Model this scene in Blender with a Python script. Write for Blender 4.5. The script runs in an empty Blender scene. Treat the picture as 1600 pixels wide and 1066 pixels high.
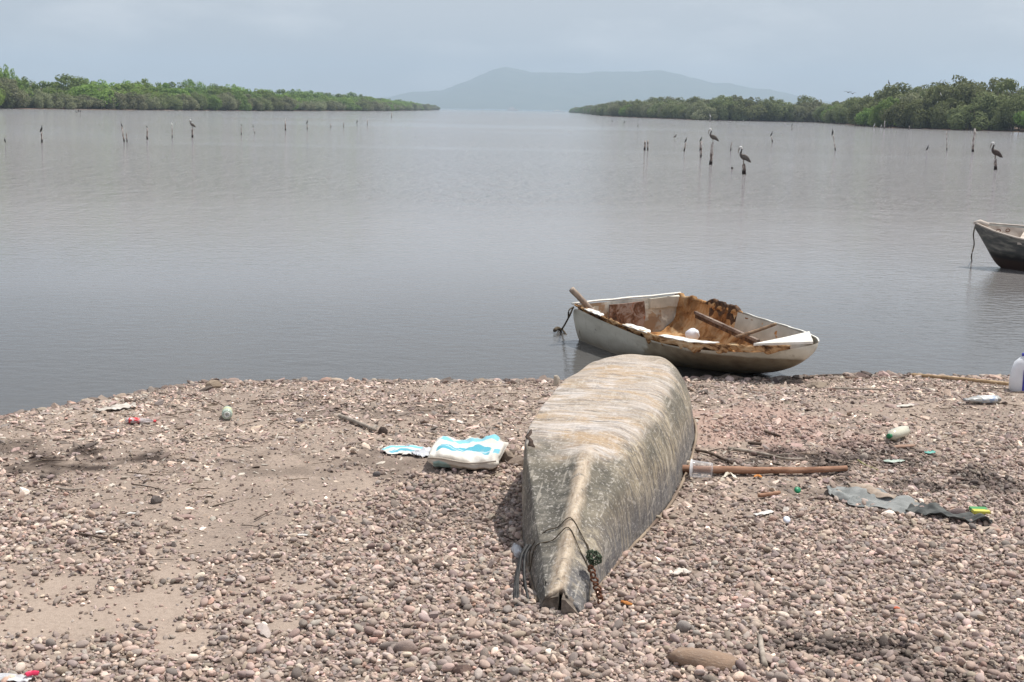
import bpy, bmesh, math, random
import numpy as np
from mathutils import Vector, Matrix, Euler
random.seed(7); rng = np.random.default_rng(11)
PI = math.pi
sc = bpy.context.scene
COL = sc.collection

# ------------------------------------------------------------------ camera
F = 1931.0; CAMZ = 2.1
pitch = math.atan((533 - 171.8) / F); roll = math.radians(1.1)
camR = Matrix.Rotation(PI / 2 - pitch, 3, 'X') @ Matrix.Rotation(roll, 3, 'Z')
cd = bpy.data.cameras.new('camera'); cam = bpy.data.objects.new('camera', cd); COL.objects.link(cam)
cam.location = (0, 0, CAMZ); cam.rotation_euler = camR.to_euler()
cd.sensor_width = 36; cd.lens = 36 * F / 1600; cd.clip_start = .05; cd.clip_end = 30000
sc.camera = cam

# ------------------------------------------------------------------ light
SUN_EL, SUN_AZ = math.radians(67), math.radians(62)      # azimuth clockwise from +Y (beyond) towards +X (right)
SUN_STR, SKY_STR, EXPO = 4.9, 0.1, 0.08
w = bpy.data.worlds.new('World'); sc.world = w; w.use_nodes = True
nt = w.node_tree; nt.nodes.clear(); N = nt.nodes.new; L = nt.links.new
out = N('ShaderNodeOutputWorld'); bg = N('ShaderNodeBackground'); bg.inputs[1].default_value = SKY_STR
sky = N('ShaderNodeTexSky'); sky.sky_type = 'NISHITA'; sky.sun_disc = False
sky.sun_elevation = SUN_EL; sky.sun_rotation = SUN_AZ; sky.dust_density = 3.0; sky.air_density = 1.0; sky.ozone_density = 1.0
mx = N('ShaderNodeMix'); mx.data_type = 'RGBA'; mx.inputs[0].default_value = .72
mx.inputs[7].default_value = (6.85, 7.0, 7.4, 1)
tc = N('ShaderNodeTexCoord'); mp = N('ShaderNodeMapping'); mp.inputs['Scale'].default_value = (1, 1, 3.2)
cn = N('ShaderNodeTexNoise'); cn.inputs['Scale'].default_value = 5.2; cn.inputs['Detail'].default_value = 7; cn.inputs['Roughness'].default_value = .55
cr = N('ShaderNodeMapRange'); cr.inputs[1].default_value = .45; cr.inputs[2].default_value = .64; cr.inputs[3].default_value = 0; cr.inputs[4].default_value = .75
mc = N('ShaderNodeMix'); mc.data_type = 'RGBA'; mc.inputs[7].default_value = (9.6, 9.5, 9.5, 1)
sx_ = N('ShaderNodeSeparateXYZ'); L(tc.outputs['Generated'], sx_.inputs[0]); el = N('ShaderNodeMapRange'); el.inputs[1].default_value = .06; el.inputs[2].default_value = .5; el.inputs[3].default_value = .80; el.inputs[4].default_value = .35; L(sx_.outputs[2], el.inputs[0]); L(el.outputs[0], mx.inputs[0])
L(tc.outputs['Generated'], mp.inputs[0]); L(mp.outputs[0], cn.inputs['Vector']); L(cn.outputs['Fac'], cr.inputs[0])
L(sky.outputs[0], mx.inputs[6]); L(mx.outputs[2], mc.inputs[6]); L(cr.outputs[0], mc.inputs[0]); L(mc.outputs[2], bg.inputs[0]); L(bg.outputs[0], out.inputs[0])
sd = bpy.data.lights.new('sun', 'SUN'); sd.energy = SUN_STR; sd.angle = math.radians(.53); sd.color = (1, .955, .88)
sun = bpy.data.objects.new('sun', sd); COL.objects.link(sun)
sdir = Vector((math.sin(SUN_AZ) * math.cos(SUN_EL), math.cos(SUN_AZ) * math.cos(SUN_EL), math.sin(SUN_EL)))
sun.rotation_euler = sdir.to_track_quat('Z', 'Y').to_euler(); sun.location = (20, 10, 40)
vs = sc.view_settings; vs.view_transform = 'Standard'; vs.look = 'None'; vs.gamma = 1; vs.exposure = EXPO; vs.use_curve_mapping = False
sc.cycles.use_denoising = True; sc.cycles.volume_bounces = 0; sc.cycles.max_bounces = 8; sc.cycles.transparent_max_bounces = 12

# ------------------------------------------------------------------ helpers
def ray(px, py):
    return camR @ Vector(((px - 800) / F, -(py - 533) / F, -1.0))
def at_z(px, py, z=0.0):
    d = ray(px, py); t = (z - CAMZ) / d.z; return Vector((d.x * t, d.y * t, z))
def at_y(px, py, y):
    d = ray(px, py); t = y / d.y; return Vector((d.x * t, y, CAMZ + d.z * t))

def _h(ix, iy, s):
    n = (ix.astype(np.int64) * 374761393 + iy.astype(np.int64) * 668265263 + s * 974711) & 0x7fffffff
    n = (n ^ (n >> 13)) * 1274126177 & 0x7fffffff
    return ((n ^ (n >> 16)) & 0xffff) / 65535.0
def vnoise(x, y, s=0):
    x = np.asarray(x, float); y = np.asarray(y, float)
    ix = np.floor(x); iy = np.floor(y); fx = x - ix; fy = y - iy
    fx = fx * fx * (3 - 2 * fx); fy = fy * fy * (3 - 2 * fy)
    a = _h(ix, iy, s); b = _h(ix + 1, iy, s); c = _h(ix, iy + 1, s); d = _h(ix + 1, iy + 1, s)
    return (a + (b - a) * fx) * (1 - fy) + (c + (d - c) * fx) * fy
def fbm(x, y, o=4, s=0):
    r = 0; a = .5
    for i in range(o):
        r = r + a * vnoise(np.asarray(x) * 2 ** i + 17.3 * i, np.asarray(y) * 2 ** i - 9.1 * i, s + i); a *= .5
    return r

SHX = np.array([-60, -12, -6, -3.6, -3.42, -3.23, -3.03, -2.78, -2.55, -2.29, -1.72, -.99, 0, .36, 1.2, 2.29, 3.17, 4.25, 7, 14, 60])
SHY = np.array([-8, 3.2, 5.8, 7.85, 8.03, 8.22, 8.52, 8.74, 9.07, 9.21, 9.30, 9.39, 9.48, 9.49, 9.62, 9.82, 9.98, 10.03, 10.3, 11.2, 16])
def shore(x):
    return np.interp(x, SHX, SHY) + .05 * (vnoise(np.asarray(x) * 3.1, 0 * np.asarray(x), 5) - .5) + .05 * (vnoise(np.asarray(x) * 9, 0 * np.asarray(x), 6) - .5)
def base_h(x, y):
    d = shore(x) - y
    return np.where(d > 0, .15 * (1 - np.exp(-np.maximum(d, 0) / .9)), np.maximum(.16 * d, -.8)) + .012 * np.clip(d, 0, 1)
def gh(x, y):
    return base_h(x, y) + .022 * (fbm(np.asarray(x) * 2.2, np.asarray(y) * 2.2, 3, 3) - .44) + .007 * (fbm(np.asarray(x) * 14, np.asarray(y) * 14, 3, 9) - .44)
def gp(px, py):
    z = .12
    for _ in range(8):
        p = at_z(px, py, z); z = float(gh(p.x, p.y))
    return Vector((p.x, p.y, z))

def tag(o, label=None, cat=None, group=None, kind=None):
    if label: o['label'] = label
    if cat: o['category'] = cat
    if group: o['group'] = group
    if kind: o['kind'] = kind
    return o
def mesh_data(name, V, Fc, smooth=True):
    me = bpy.data.meshes.new(name); me.from_pydata([tuple(map(float, v)) for v in V], [], Fc)
    if smooth: me.polygons.foreach_set('use_smooth', [True] * len(me.polygons))
    me.update(); return me
def obj(name, me, mat=None, parent=None, loc=None, rot=None, scale=None):
    o = bpy.data.objects.new(name, me); COL.objects.link(o)
    if mat and me and not me.materials: me.materials.append(mat)
    if parent: o.parent = parent
    if loc is not None: o.location = loc
    if rot is not None: o.rotation_euler = rot
    if scale is not None: o.scale = scale if hasattr(scale, '__len__') else (scale,) * 3
    return o
def empty(name, loc, rz=0):
    o = bpy.data.objects.new(name, None); COL.objects.link(o); o.location = loc; o.rotation_euler = (0, 0, rz); o.empty_display_size = .1; return o
def grid_faces(nr, nc, closed=False, off=0):
    f = []
    for i in range(nr - 1):
        for j in range(nc if closed else nc - 1):
            a = off + i * nc + j; b = off + i * nc + (j + 1) % nc
            f.append((a, b, b + nc, a + nc))
    return f
def tube(P, rad, seg=8, cap=True, flat=1.0, V=None, Fc=None, jit=0.0):
    P = [Vector(p) for p in P]; n = len(P)
    if not hasattr(rad, '__len__'): rad = [rad] * n
    V = [] if V is None else V; Fc = [] if Fc is None else Fc; off = len(V)
    up = Vector((0, 0, 1))
    for i in range(n):
        t = (P[min(i + 1, n - 1)] - P[max(i - 1, 0)]).normalized()
        u = up if abs(t.dot(up)) < .95 else Vector((0, 1, 0))
        s = t.cross(u).normalized(); b = s.cross(t).normalized()
        for k in range(seg):
            a = 2 * PI * k / seg; r = rad[i] * (1 + (random.random() - .5) * jit)
            V.append(P[i] + s * (math.cos(a) * r) + b * (math.sin(a) * r * flat))
    Fc += grid_faces(n, seg, True, off)
    if cap: Fc += [tuple(off + k for k in range(seg))[::-1], tuple(off + (n - 1) * seg + k for k in range(seg))]
    return V, Fc
def tube_obj(name, P, rad, mat, parent=None, **k):
    V, Fc = tube(P, rad, **k); return obj(name, mesh_data(name, V, Fc), mat, parent)
def spline(P, n):
    P = [Vector(p) for p in P]; out = []
    for i in range(len(P) - 1):
        p0 = P[max(i - 1, 0)]; p1 = P[i]; p2 = P[i + 1]; p3 = P[min(i + 2, len(P) - 1)]
        for k in range(n):
            t = k / n
            out.append(.5 * ((2 * p1) + (p2 - p0) * t + (2 * p0 - 5 * p1 + 4 * p2 - p3) * t * t + (3 * p1 - p0 - 3 * p2 + p3) * t ** 3))
    out.append(P[-1]); return out
def lathe(prof, seg=18):
    V = []; 
    for r, z in prof:
        for k in range(seg): V.append((r * math.cos(2 * PI * k / seg), r * math.sin(2 * PI * k / seg), z))
    Fc = grid_faces(len(prof), seg, True)
    Fc += [tuple(range(seg))[::-1], tuple((len(prof) - 1) * seg + k for k in range(seg))]
    return V, Fc
def box(V, Fc, x0, x1, y0, y1, z0, z1):
    o = len(V)
    V += [(x0, y0, z0), (x1, y0, z0), (x1, y1, z0), (x0, y1, z0), (x0, y0, z1), (x1, y0, z1), (x1, y1, z1), (x0, y1, z1)]
    Fc += [(o, o + 3, o + 2, o + 1), (o + 4, o + 5, o + 6, o + 7), (o, o + 1, o + 5, o + 4), (o + 1, o + 2, o + 6, o + 5), (o + 2, o + 3, o + 7, o + 6), (o + 3, o, o + 4, o + 7)]
def apply_mods(o):
    dg = bpy.context.evaluated_depsgraph_get(); ev = o.evaluated_get(dg)
    me = bpy.data.meshes.new_from_object(ev); old = o.data; o.modifiers.clear(); o.data = me; me.name = old.name
    me.polygons.foreach_set('use_smooth', [True] * len(me.polygons)); return o
def subsurf(o, lv=2, solid=0, off=-1):
    m = o.modifiers.new('s', 'SUBSURF'); m.levels = lv; m.render_levels = lv
    if solid:
        m = o.modifiers.new('t', 'SOLIDIFY'); m.thickness = solid; m.offset = off
    return apply_mods(o)
def roughen(me, amp, freq, seed=0):
    from mathutils import noise
    for v in me.vertices:
        v.co += v.normal * (noise.fractal(v.co * freq + Vector((seed, 0, 0)), 1.0, 2.0, 3) * amp)
    me.update()

# material helper
class Mat:
    def __init__(s, name, rough=.8, spec=.3):
        s.m = bpy.data.materials.new(name); s.m.use_nodes = True; s.t = s.m.node_tree
        s.b = s.t.nodes['Principled BSDF']; s.b.inputs['Roughness'].default_value = rough
        s.b.inputs['Specular IOR Level'].default_value = spec
        s.tc = s.t.nodes.new('ShaderNodeTexCoord'); s.bumpn = None
    def n(s, k, **kw):
        x = s.t.nodes.new(k)
        for a, v in kw.items(): setattr(x, a, v)
        return x
    def l(s, a, b): s.t.links.new(a, b)
    def noise(s, scale, detail=5, rough=.6, stretch=None, dist=0, rot=None, coord='Object'):
        x = s.n('ShaderNodeTexNoise'); x.inputs['Scale'].default_value = scale; x.inputs['Detail'].default_value = detail
        x.inputs['Roughness'].default_value = rough; x.inputs['Distortion'].default_value = dist
        if stretch or rot:
            m = s.n('ShaderNodeMapping')
            if stretch: m.inputs['Scale'].default_value = stretch
            if rot: m.inputs['Rotation'].default_value = rot
            s.l(s.tc.outputs[coord], m.inputs[0]); s.l(m.outputs[0], x.inputs['Vector'])
        else: s.l(s.tc.outputs[coord], x.inputs['Vector'])
        return x.outputs['Fac']
    def ramp(s, fac, stops):
        x = s.n('ShaderNodeValToRGB'); e = x.color_ramp.elements
        while len(e) < len(stops): e.new(.5)
        for i, (p, c) in enumerate(stops):
            e[i].position = p; e[i].color = (*c, 1) if hasattr(c, '__len__') else (c, c, c, 1)
        s.l(fac, x.inputs[0]); return x.outputs[0]
    def mix(s, fac, a, b, mode='MIX'):
        x = s.n('ShaderNodeMix', data_type='RGBA', blend_type=mode)
        for i, v in ((0, fac), (6, a), (7, b)):
            if hasattr(v, 'is_linked') or hasattr(v, 'links'): s.l(v, x.inputs[i])
            elif i == 0: x.inputs[0].default_value = v
            else: x.inputs[i].default_value = (*v, 1)
        return x.outputs[2]
    def math(s, op, a, b=0.0, c=0.0, clamp=False):
        x = s.n('ShaderNodeMath', operation=op, use_clamp=clamp)
        for i, v in enumerate((a, b, c)):
            if hasattr(v, 'links'): s.l(v, x.inputs[i])
            else: x.inputs[i].default_value = v
        return x.outputs[0]
    def color(s, c):
        if hasattr(c, 'links'): s.l(c, s.b.inputs['Base Color'])
        else: s.b.inputs['Base Color'].default_value = (*c, 1)
    def bump(s, h, strength=.5, dist=.01):
        x = s.n('ShaderNodeBump'); x.inputs['Strength'].default_value = strength; x.inputs['Distance'].default_value = dist
        s.l(h, x.inputs['Height'])
        if s.bumpn: s.l(s.bumpn, x.inputs['Normal'])
        s.bumpn = x.outputs[0]; s.l(s.bumpn, s.b.inputs['Normal'])
def simple(name, c1, c2, scale=8, rough=.8, bump=.3, bd=.005, stretch=None, spec=.3, lo=.35, hi=.65):
    m = Mat(name, rough, spec); n = m.noise(scale, 6, .6, stretch)
    m.color(m.ramp(n, [(lo, c1), (hi, c2)])); m.bump(n, bump, bd); return m.m

# ------------------------------------------------------------------ ground
def axis(parts):
    return np.unique(np.round(np.concatenate([np.arange(a, b, s) for a, b, s in parts]), 4))
gx = axis([(-60, -12, 4), (-12, -4.5, .4), (-4.5, 5.3, .028), (5.3, 14, .4), (14, 61, 4)])
gy = axis([(-40, -4, 4), (-4, 3.2, .3), (3.2, 10.6, .028), (10.6, 18, .5)])
X, Y = np.meshgrid(gx, gy)
Z = gh(X, Y)
DARK = []
for px, py, r1, r2, k in [(110, 725, .38, .3, .75), (20, 705, .35, .2, .5), (1310, 722, .55, .22, .8), (1500, 755, .5, .28, .7), (1390, 712, .3, .25, .5),
                          (1180, 765, .5, .12, .45), (1370, 1015, .26, .09, .75), (560, 725, .5, .25, .3), (540, 640, .5, .2, .3), (1450, 1045, .2, .1, .5), (1240, 600, .5, .14, .4), (760, 790, .35, .3, .3)]:
    p = gp(px, py); DARK.append((p.x, p.y, r1 * 1.15, r2 * 1.15, min(1, k * 1.35)))
nz = fbm(X * 5, Y * 5, 4, 21)
def blob(X, Y, cx, cy, rx, ry, nz):
    d = ((X - cx) / rx) ** 2 + ((Y - cy) / ry) ** 2
    return np.clip(1.15 - d + (nz - .47) * 5.0, 0, 1)
dark = np.zeros_like(X)
for cx, cy, rx, ry, k in DARK: dark = np.maximum(dark, k * blob(X, Y, cx, cy, rx, ry, nz))
ps = gp(110, 950); pk = gp(1160, 665)
SANDS = [(ps.x - .05, ps.y + .02, 1.0, .46), (ps.x - .7, ps.y - .25, .7, .55)]
def sandmask(X, Y):
    nz = fbm(X * 5, Y * 5, 4, 21); r = 0 * X
    for cx, cy, rx, ry in SANDS: r = np.maximum(r, np.clip((1.3 - ((X - cx) / rx) ** 2 - ((Y - cy) / ry) ** 2) * .8 + (nz - .47) * 3.0, 0, 1))
    return r
sand = sandmask(X, Y)
pink = blob(X, Y, pk.x, pk.y, .8, .7, nz)
d = shore(X) - Y
wet = np.clip(1 - (d - .03) / .16, 0, 1)
me = bpy.data.meshes.new('ground')
V = np.stack([X, Y, Z], -1).reshape(-1, 3); nr, nc = X.shape
i = np.arange(nr - 1)[:, None] * nc + np.arange(nc - 1)[None]; i = i.reshape(-1)
Q = np.stack([i, i + 1, i + nc + 1, i + nc], 1)
me.vertices.add(len(V)); me.vertices.foreach_set('co', V.ravel().astype(np.float32))
me.loops.add(Q.size); me.loops.foreach_set('vertex_index', Q.ravel().astype(np.int32))
me.polygons.add(len(Q)); me.polygons.foreach_set('loop_start', np.arange(0, Q.size, 4, dtype=np.int32))
me.update(calc_edges=True); me.polygons.foreach_set('use_smooth', [True] * len(Q))
gap_shade = np.clip((6.2 - .5 * np.clip(-X, 0, 1.6) - Y) / 1.4 + (fbm(X * 1.3, Y * 1.3, 3, 44) - .44) * 2, 0, 1) * (1 - np.clip(sand * 1.6, 0, 1))
for nm, a in (('gap_shade', gap_shade), ('stain', dark), ('sand', sand), ('pink', pink), ('wet', wet)):
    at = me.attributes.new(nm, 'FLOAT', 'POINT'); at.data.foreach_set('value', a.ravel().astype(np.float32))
gm = Mat('beach_soil', .95, .15)
def attr(m, nm):
    a = m.n('ShaderNodeAttribute'); a.attribute_name = nm; return a.outputs['Fac']
n1 = gm.noise(3, 6); n2 = gm.noise(60, 4, .7); n3 = gm.noise(220, 3, .7)
c = gm.ramp(n1, [(.3, (.27, .215, .18)), (.7, (.38, .305, .25))])
c = gm.mix(gm.ramp(n2, [(.38, 0.), (.55, 1.)]), gm.mix(.45, c, (.11, .09, .08)), c)
c = gm.mix(gm.ramp(n3, [(.6, 0.), (.72, .75)]), c, (.58, .52, .46))
c = gm.mix(gm.ramp(n3, [(.28, .8), (.38, 0.)]), c, (.10, .085, .08))
c = gm.mix(gm.math('MULTIPLY', attr(gm, 'gap_shade'), .7), c, (.165, .13, .11))  # soil darkened among the pebbles: gap shade painted into the colour
c = gm.mix(gm.math('MULTIPLY', attr(gm, 'sand'), .75), c, gm.ramp(n2, [(.3, (.33, .262, .215)), (.7, (.41, .335, .28))]))
c = gm.mix(gm.math('MULTIPLY', attr(gm, 'pink'), .45), c, (.42, .27, .23))
c = gm.mix(gm.math('MULTIPLY', attr(gm, 'stain'), 1.0), c, (.06, .045, .038))
c = gm.mix(gm.math('MULTIPLY', attr(gm, 'wet'), .7), c, (.085, .07, .06))
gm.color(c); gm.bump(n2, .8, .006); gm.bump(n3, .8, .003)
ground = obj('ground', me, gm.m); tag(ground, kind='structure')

# ------------------------------------------------------------------ water
wm = Mat('lagoon_water', .06, .5); wm.b.inputs['IOR'].default_value = 1.33
geo = wm.n('ShaderNodeTexCoord')
def wn(scale, stretch, det=3, dist=0):
    return wm.noise(scale, det, .55, stretch, dist)
big = wn(.022, (.5, 1.6, 1), 4, .6)                       # gust patches
sep = wm.n('ShaderNodeSeparateXYZ'); wm.l(wm.tc.outputs['Object'], sep.inputs[0])
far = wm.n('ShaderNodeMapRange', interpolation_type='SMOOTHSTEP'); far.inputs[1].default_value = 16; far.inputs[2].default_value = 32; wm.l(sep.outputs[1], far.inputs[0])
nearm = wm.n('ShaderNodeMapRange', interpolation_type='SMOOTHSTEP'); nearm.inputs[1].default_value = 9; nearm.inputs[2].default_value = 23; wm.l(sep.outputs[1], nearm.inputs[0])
wm.color(wm.mix(nearm.outputs[0], (.075, .074, .072), wm.ramp(wm.noise(.05, 3), [(.3, (.262, .250, .250)), (.7, (.288, .274, .272))])))  # paler with distance: silt tone, with sky reflection painted in
calm = wm.ramp(big, [(.40, .45), (.52, 1.)])
amp = wm.math('MULTIPLY', wm.math('MULTIPLY_ADD', far.outputs[0], .9, .1), calm)
h = wm.math('MULTIPLY_ADD', wn(7.5, (.8, 1.2, 1), 5, .3), 1.3, wm.math('MULTIPLY_ADD', wn(2.2, (.7, 1.3, 1), 3, .4), .9, wm.math('MULTIPLY', wn(1.5, (1.3, .6, 1), 4, .2), wm.math('MULTIPLY', far.outputs[0], 2.6))))
bp = wm.n('ShaderNodeBump'); bp.inputs['Distance'].default_value = .09; wm.l(h, bp.inputs['Height']); wm.l(amp, bp.inputs['Strength'])
wm.l(bp.outputs[0], wm.b.inputs['Normal'])
wx = [-4500, -600, -60, 0, 60, 600, 4500]; wy = [5.0 - 40, 5, 12, 30, 100, 600, 3000, 6400]
V = [(x, y, 0) for y in wy for x in wx]
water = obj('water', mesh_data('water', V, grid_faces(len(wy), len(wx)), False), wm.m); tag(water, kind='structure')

# ------------------------------------------------------------------ banks and mangroves
LB = [(-20, 290), (0, 310), (200, 346), (420, 450), (600, 690), (650, 1000), (686, 1500)]
RB = [(890, 1500), (910, 1190), (940, 600), (1000, 471), (1100, 390), (1200, 397), (1290, 386), (1338, 285), (1400, 240), (1600, 213), (1800, 190)]
def bank_pts(B):
    r = []
    for px, y in B:
        p = at_y(px, 180, y); r.append((p.x, y))
    return r
lb = [(-190, 255)] + bank_pts(LB); rb = bank_pts(RB) + [(150, 150)]
def resample(P, step):
    out = []; carry = 0
    for (x0, y0), (x1, y1) in zip(P[:-1], P[1:]):
        l = math.hypot(x1 - x0, y1 - y0); t = carry
        while t < l:
            out.append((x0 + (x1 - x0) * t / l, y0 + (y1 - y0) * t / l)); t += step(y0 + (y1 - y0) * t / l)
        carry = t - l
    return out
mud = simple('bank_mud', (.09, .055, .038), (.15, .10, .065), .5, .95, .5, .1)
def bank(P, side, name):
    V = []; 
    for x, y in P:
        V += [(x - side * 0, y - 1.5, -.6), (x + side * 1, y + .5, .10), (x + side * 14, y + 5, .3), (x + side * 420, y + 60, 1.0)]
    Fc = grid_faces(len(P), 4)
    me = mesh_data(name, V, Fc); o = obj(name, me, mud); tag(o, kind='structure')
bank(resample(lb, lambda y: 12), -1, 'left_bank_land'); bank(resample(rb, lambda y: 12), 1, 'right_bank_land')

def leaf_mat(name, a, b, c2):
    m = Mat(name, .75, .25); oi = m.n('ShaderNodeObjectInfo')
    n = m.noise(2.6, 3, .6); n2 = m.noise(14, 2, .6)
    c = m.mix(m.ramp(n, [(.38, 0.), (.62, 1.)]), a, b)
    c = m.mix(m.ramp(n2, [(.5, 0.), (.7, .5)]), c, c2)
    hs = m.n('ShaderNodeHueSaturation'); m.l(c, hs.inputs['Color'])
    m.l(m.math('MULTIPLY_ADD', oi.outputs['Random'], .6, .85), hs.inputs['Value'])
    m.l(m.math('MULTIPLY_ADD', oi.outputs['Random'], .03, .485), hs.inputs['Hue'])
    m.color(hs.outputs[0])
    tr = m.n('ShaderNodeBsdfTranslucent'); m.l(hs.outputs[0], tr.inputs[0])
    ms = m.n('ShaderNodeMixShader'); ms.inputs[0].default_value = .35
    m.l(m.b.outputs[0], ms.inputs[1]); m.l(tr.outputs[0], ms.inputs[2])
    m.l(ms.outputs[0], m.t.nodes['Material Output'].inputs[0]); return m.m
LM = {'green': leaf_mat('green_leaves', (.10, .16, .035), (.145, .215, .05), (.19, .25, .075)),
      'grey': leaf_mat('grey_olive_leaves', (.16, .18, .09), (.20, .21, .12), (.23, .22, .15)),
      'olive': leaf_mat('olive_leaves', (.105, .125, .045), (.145, .165, .068), (.19, .195, .105)),
      'lime': leaf_mat('bright_leaves', (.13, .20, .035), (.18, .26, .055), (.23, .30, .08))}
bark = simple('mangrove_bark', (.06, .05, .04), (.14, .12, .10), 3, .9, .4, .02)
def crown_mesh(name, seed, nl=30, n=8500, flat=.9):
    r = np.random.default_rng(seed); lobes = []
    for k in range(nl):
        a = r.uniform(0, 2 * PI); q = math.sqrt(r.uniform(0, 1)) * .8
        top = math.sqrt(max(0, 1 - q * q)) * flat
        z = r.uniform(.12, 1) ** .6 * top * .85; lobes.append((q * math.cos(a), q * math.sin(a), z, r.uniform(.17, .34)))
    for k in range(7):                                     # sprays that break the outline
        a = r.uniform(0, 2 * PI); q = r.uniform(0, .7); lobes.append((q * math.cos(a), q * math.sin(a), math.sqrt(1 - q * q) * flat * .98, r.uniform(.08, .14)))
    Lb = np.array(lobes); pk = r.choice(len(Lb), n, p=Lb[:, 3] ** 2 / (Lb[:, 3] ** 2).sum())
    dd = r.normal(size=(n, 3)); dd /= np.linalg.norm(dd, axis=1)[:, None]
    rad = Lb[pk, 3] * r.uniform(.62, 1.12, n) ** .7
    P = Lb[pk, :3] + dd * rad[:, None] * np.array([1, 1, .78]); P[:, 2] = np.maximum(P[:, 2], .015 + .05 * r.uniform(size=n))
    nn = dd + r.normal(size=(n, 3)) * .55 + np.array([0, 0, .8]); nn /= np.linalg.norm(nn, axis=1)[:, None]
    t = np.cross(nn, r.normal(size=(n, 3))); t /= np.linalg.norm(t, axis=1)[:, None]; b = np.cross(nn, t)
    s = r.uniform(.016, .036, n)[:, None]
    V = np.stack([P - t * s * 1.5, P + b * s * .8, P + t * s * 1.5, P - b * s * .8], 1).reshape(-1, 3)
    me = bpy.data.meshes.new(name); me.vertices.add(len(V)); me.vertices.foreach_set('co', V.ravel().astype(np.float32))
    me.loops.add(4 * n); me.loops.foreach_set('vertex_index', np.arange(4 * n, dtype=np.int32))
    me.polygons.add(n); me.polygons.foreach_set('loop_start', np.arange(0, 4 * n, 4, dtype=np.int32)); me.update(calc_edges=True)
    return me
def trunk_mesh(name, seed):
    random.seed(seed); V = []; Fc = []
    for k in range(7):
        a = random.uniform(0, 2 * PI); r0 = random.uniform(.05, .5)
        x, y = r0 * math.cos(a), r0 * math.sin(a)
        tube([(x * 1.3, y * 1.3, -.08), (x * 1.05, y * 1.05, .15), (x * .8 + random.uniform(-.1, .1), y * .8, .4), (x * 1.1, y * 1.1, .7)], [.03, .024, .018, .007], 5, V=V, Fc=Fc)
    for k in range(6):                                     # limbs that reach the outline
        a = random.uniform(0, 2 * PI); q = random.uniform(.3, .8)
        tube([(0, 0, .2), (q * .5 * math.cos(a), q * .5 * math.sin(a), .5), (q * math.cos(a), q * math.sin(a), .86 - q * .3)], [.02, .012, .005], 5, V=V, Fc=Fc)
    return mesh_data(name, V, Fc)
base_crowns = [crown_mesh('crown_%d' % k, 40 + k, 26 + 4 * k, 8500, .85 + .07 * (k % 3)) for k in range(5)]
CM = {}
for k in LM:
    CM[k] = []
    for b_ in base_crowns:
        m_ = b_.copy(); m_.materials.append(LM[k]); CM[k].append(m_)
TM = [trunk_mesh('trunk_%d' % k, k) for k in range(3)]
for t_ in TM: t_.materials.append(bark)
random.seed(5)
def tree(x, y, rad, hgt, kind, label, group):
    px_ = 800 + F * x / y
    if px_ < -200 or px_ > 1740: return
    e = empty('mangrove_tree', (x, y, .1), random.uniform(0, 6.28)); e.scale = (rad, rad * random.uniform(.85, 1.1), hgt)
    wd = 'broad' if rad > (7.6 if 'row' in label and 'low' not in label else 5.0) else 'narrow'; ht = 'high' if hgt > (9.0 if 'tallest' in label else 7.7 if 'taller' in label else 5.4) else 'flat'
    tag(e, f'{wd} {ht}-crowned {label}' if group else label, 'tree', group)
    obj('trunk', random.choice(TM), None, e); obj('crown', random.choice(CM[kind]), None, e)
KN = {'green': 'dark green', 'grey': 'dull grey-olive', 'olive': 'dusky olive', 'lime': 'bright green'}
# left bank: low grey-olive trees on the water, taller green ones behind
def lbl(kind, row, side, y):
    far = 'nearest stretch' if y < 330 else 'middle stretch' if y < 560 else 'far stretch' if y < 950 else 'hazy distant tip'
    return f"{KN[kind]} mangrove, {row}, {far} of {side} bank"
for i_, (x, y) in enumerate(resample(lb, lambda y: 8.5 if y < 500 else 14 if y < 800 else 24)):
    k = random.choice(['grey', 'grey', 'olive', 'grey', 'green']) if y > 305 else random.choice(['green', 'green', 'lime'])
    s = 1.0 if y > 320 else 1.25
    tree(x - 3 + random.uniform(-1.5, 1.5), y + 2 + random.uniform(-2, 2), random.uniform(4, 6) * s, random.uniform(4.2, 6.2) * s, k, lbl(k, 'low front row', 'left', y), 'mangroves of the left bank')
for row, dx, h0, h1, kk in ((1, 10, 7.2, 8.2, ['green', 'lime', 'lime', 'green']), (2, 22, 8.9, 10.0, ['green', 'lime', 'green'])):
    for i_, (x, y) in enumerate(resample(lb, lambda y: 12.5 if y < 500 else 20 if y < 800 else 40)):
        if y > 1250 and row == 2: continue
        k = random.choice(kk); tall = 'taller second row' if row == 1 else 'tallest back row'
        f = 1.0 if y < 1100 else .8
        tree(x - dx + random.uniform(-2, 2), y + dx * .5 + random.uniform(-3, 3), random.uniform(7, 9.5), random.uniform(h0, h1) * f, k, lbl(k, tall, 'left', y), 'mangroves of the left bank')
for i_, (x, y) in enumerate(resample(rb, lambda y: 7.5 if y < 300 else 11 if y < 500 else 20)):
    near = y < 300
    k = random.choice(['olive', 'olive', 'grey', 'green', 'olive']) if near else random.choice(['olive', 'grey', 'olive', 'green'])
    tree(x + 3 + random.uniform(-1.5, 1.5), y + 2 + random.uniform(-2, 2), random.uniform(4, 5.6), random.uniform(4.6, 6.4), k, lbl(k, 'low front row', 'right', y), 'mangroves of the right bank')
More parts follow.
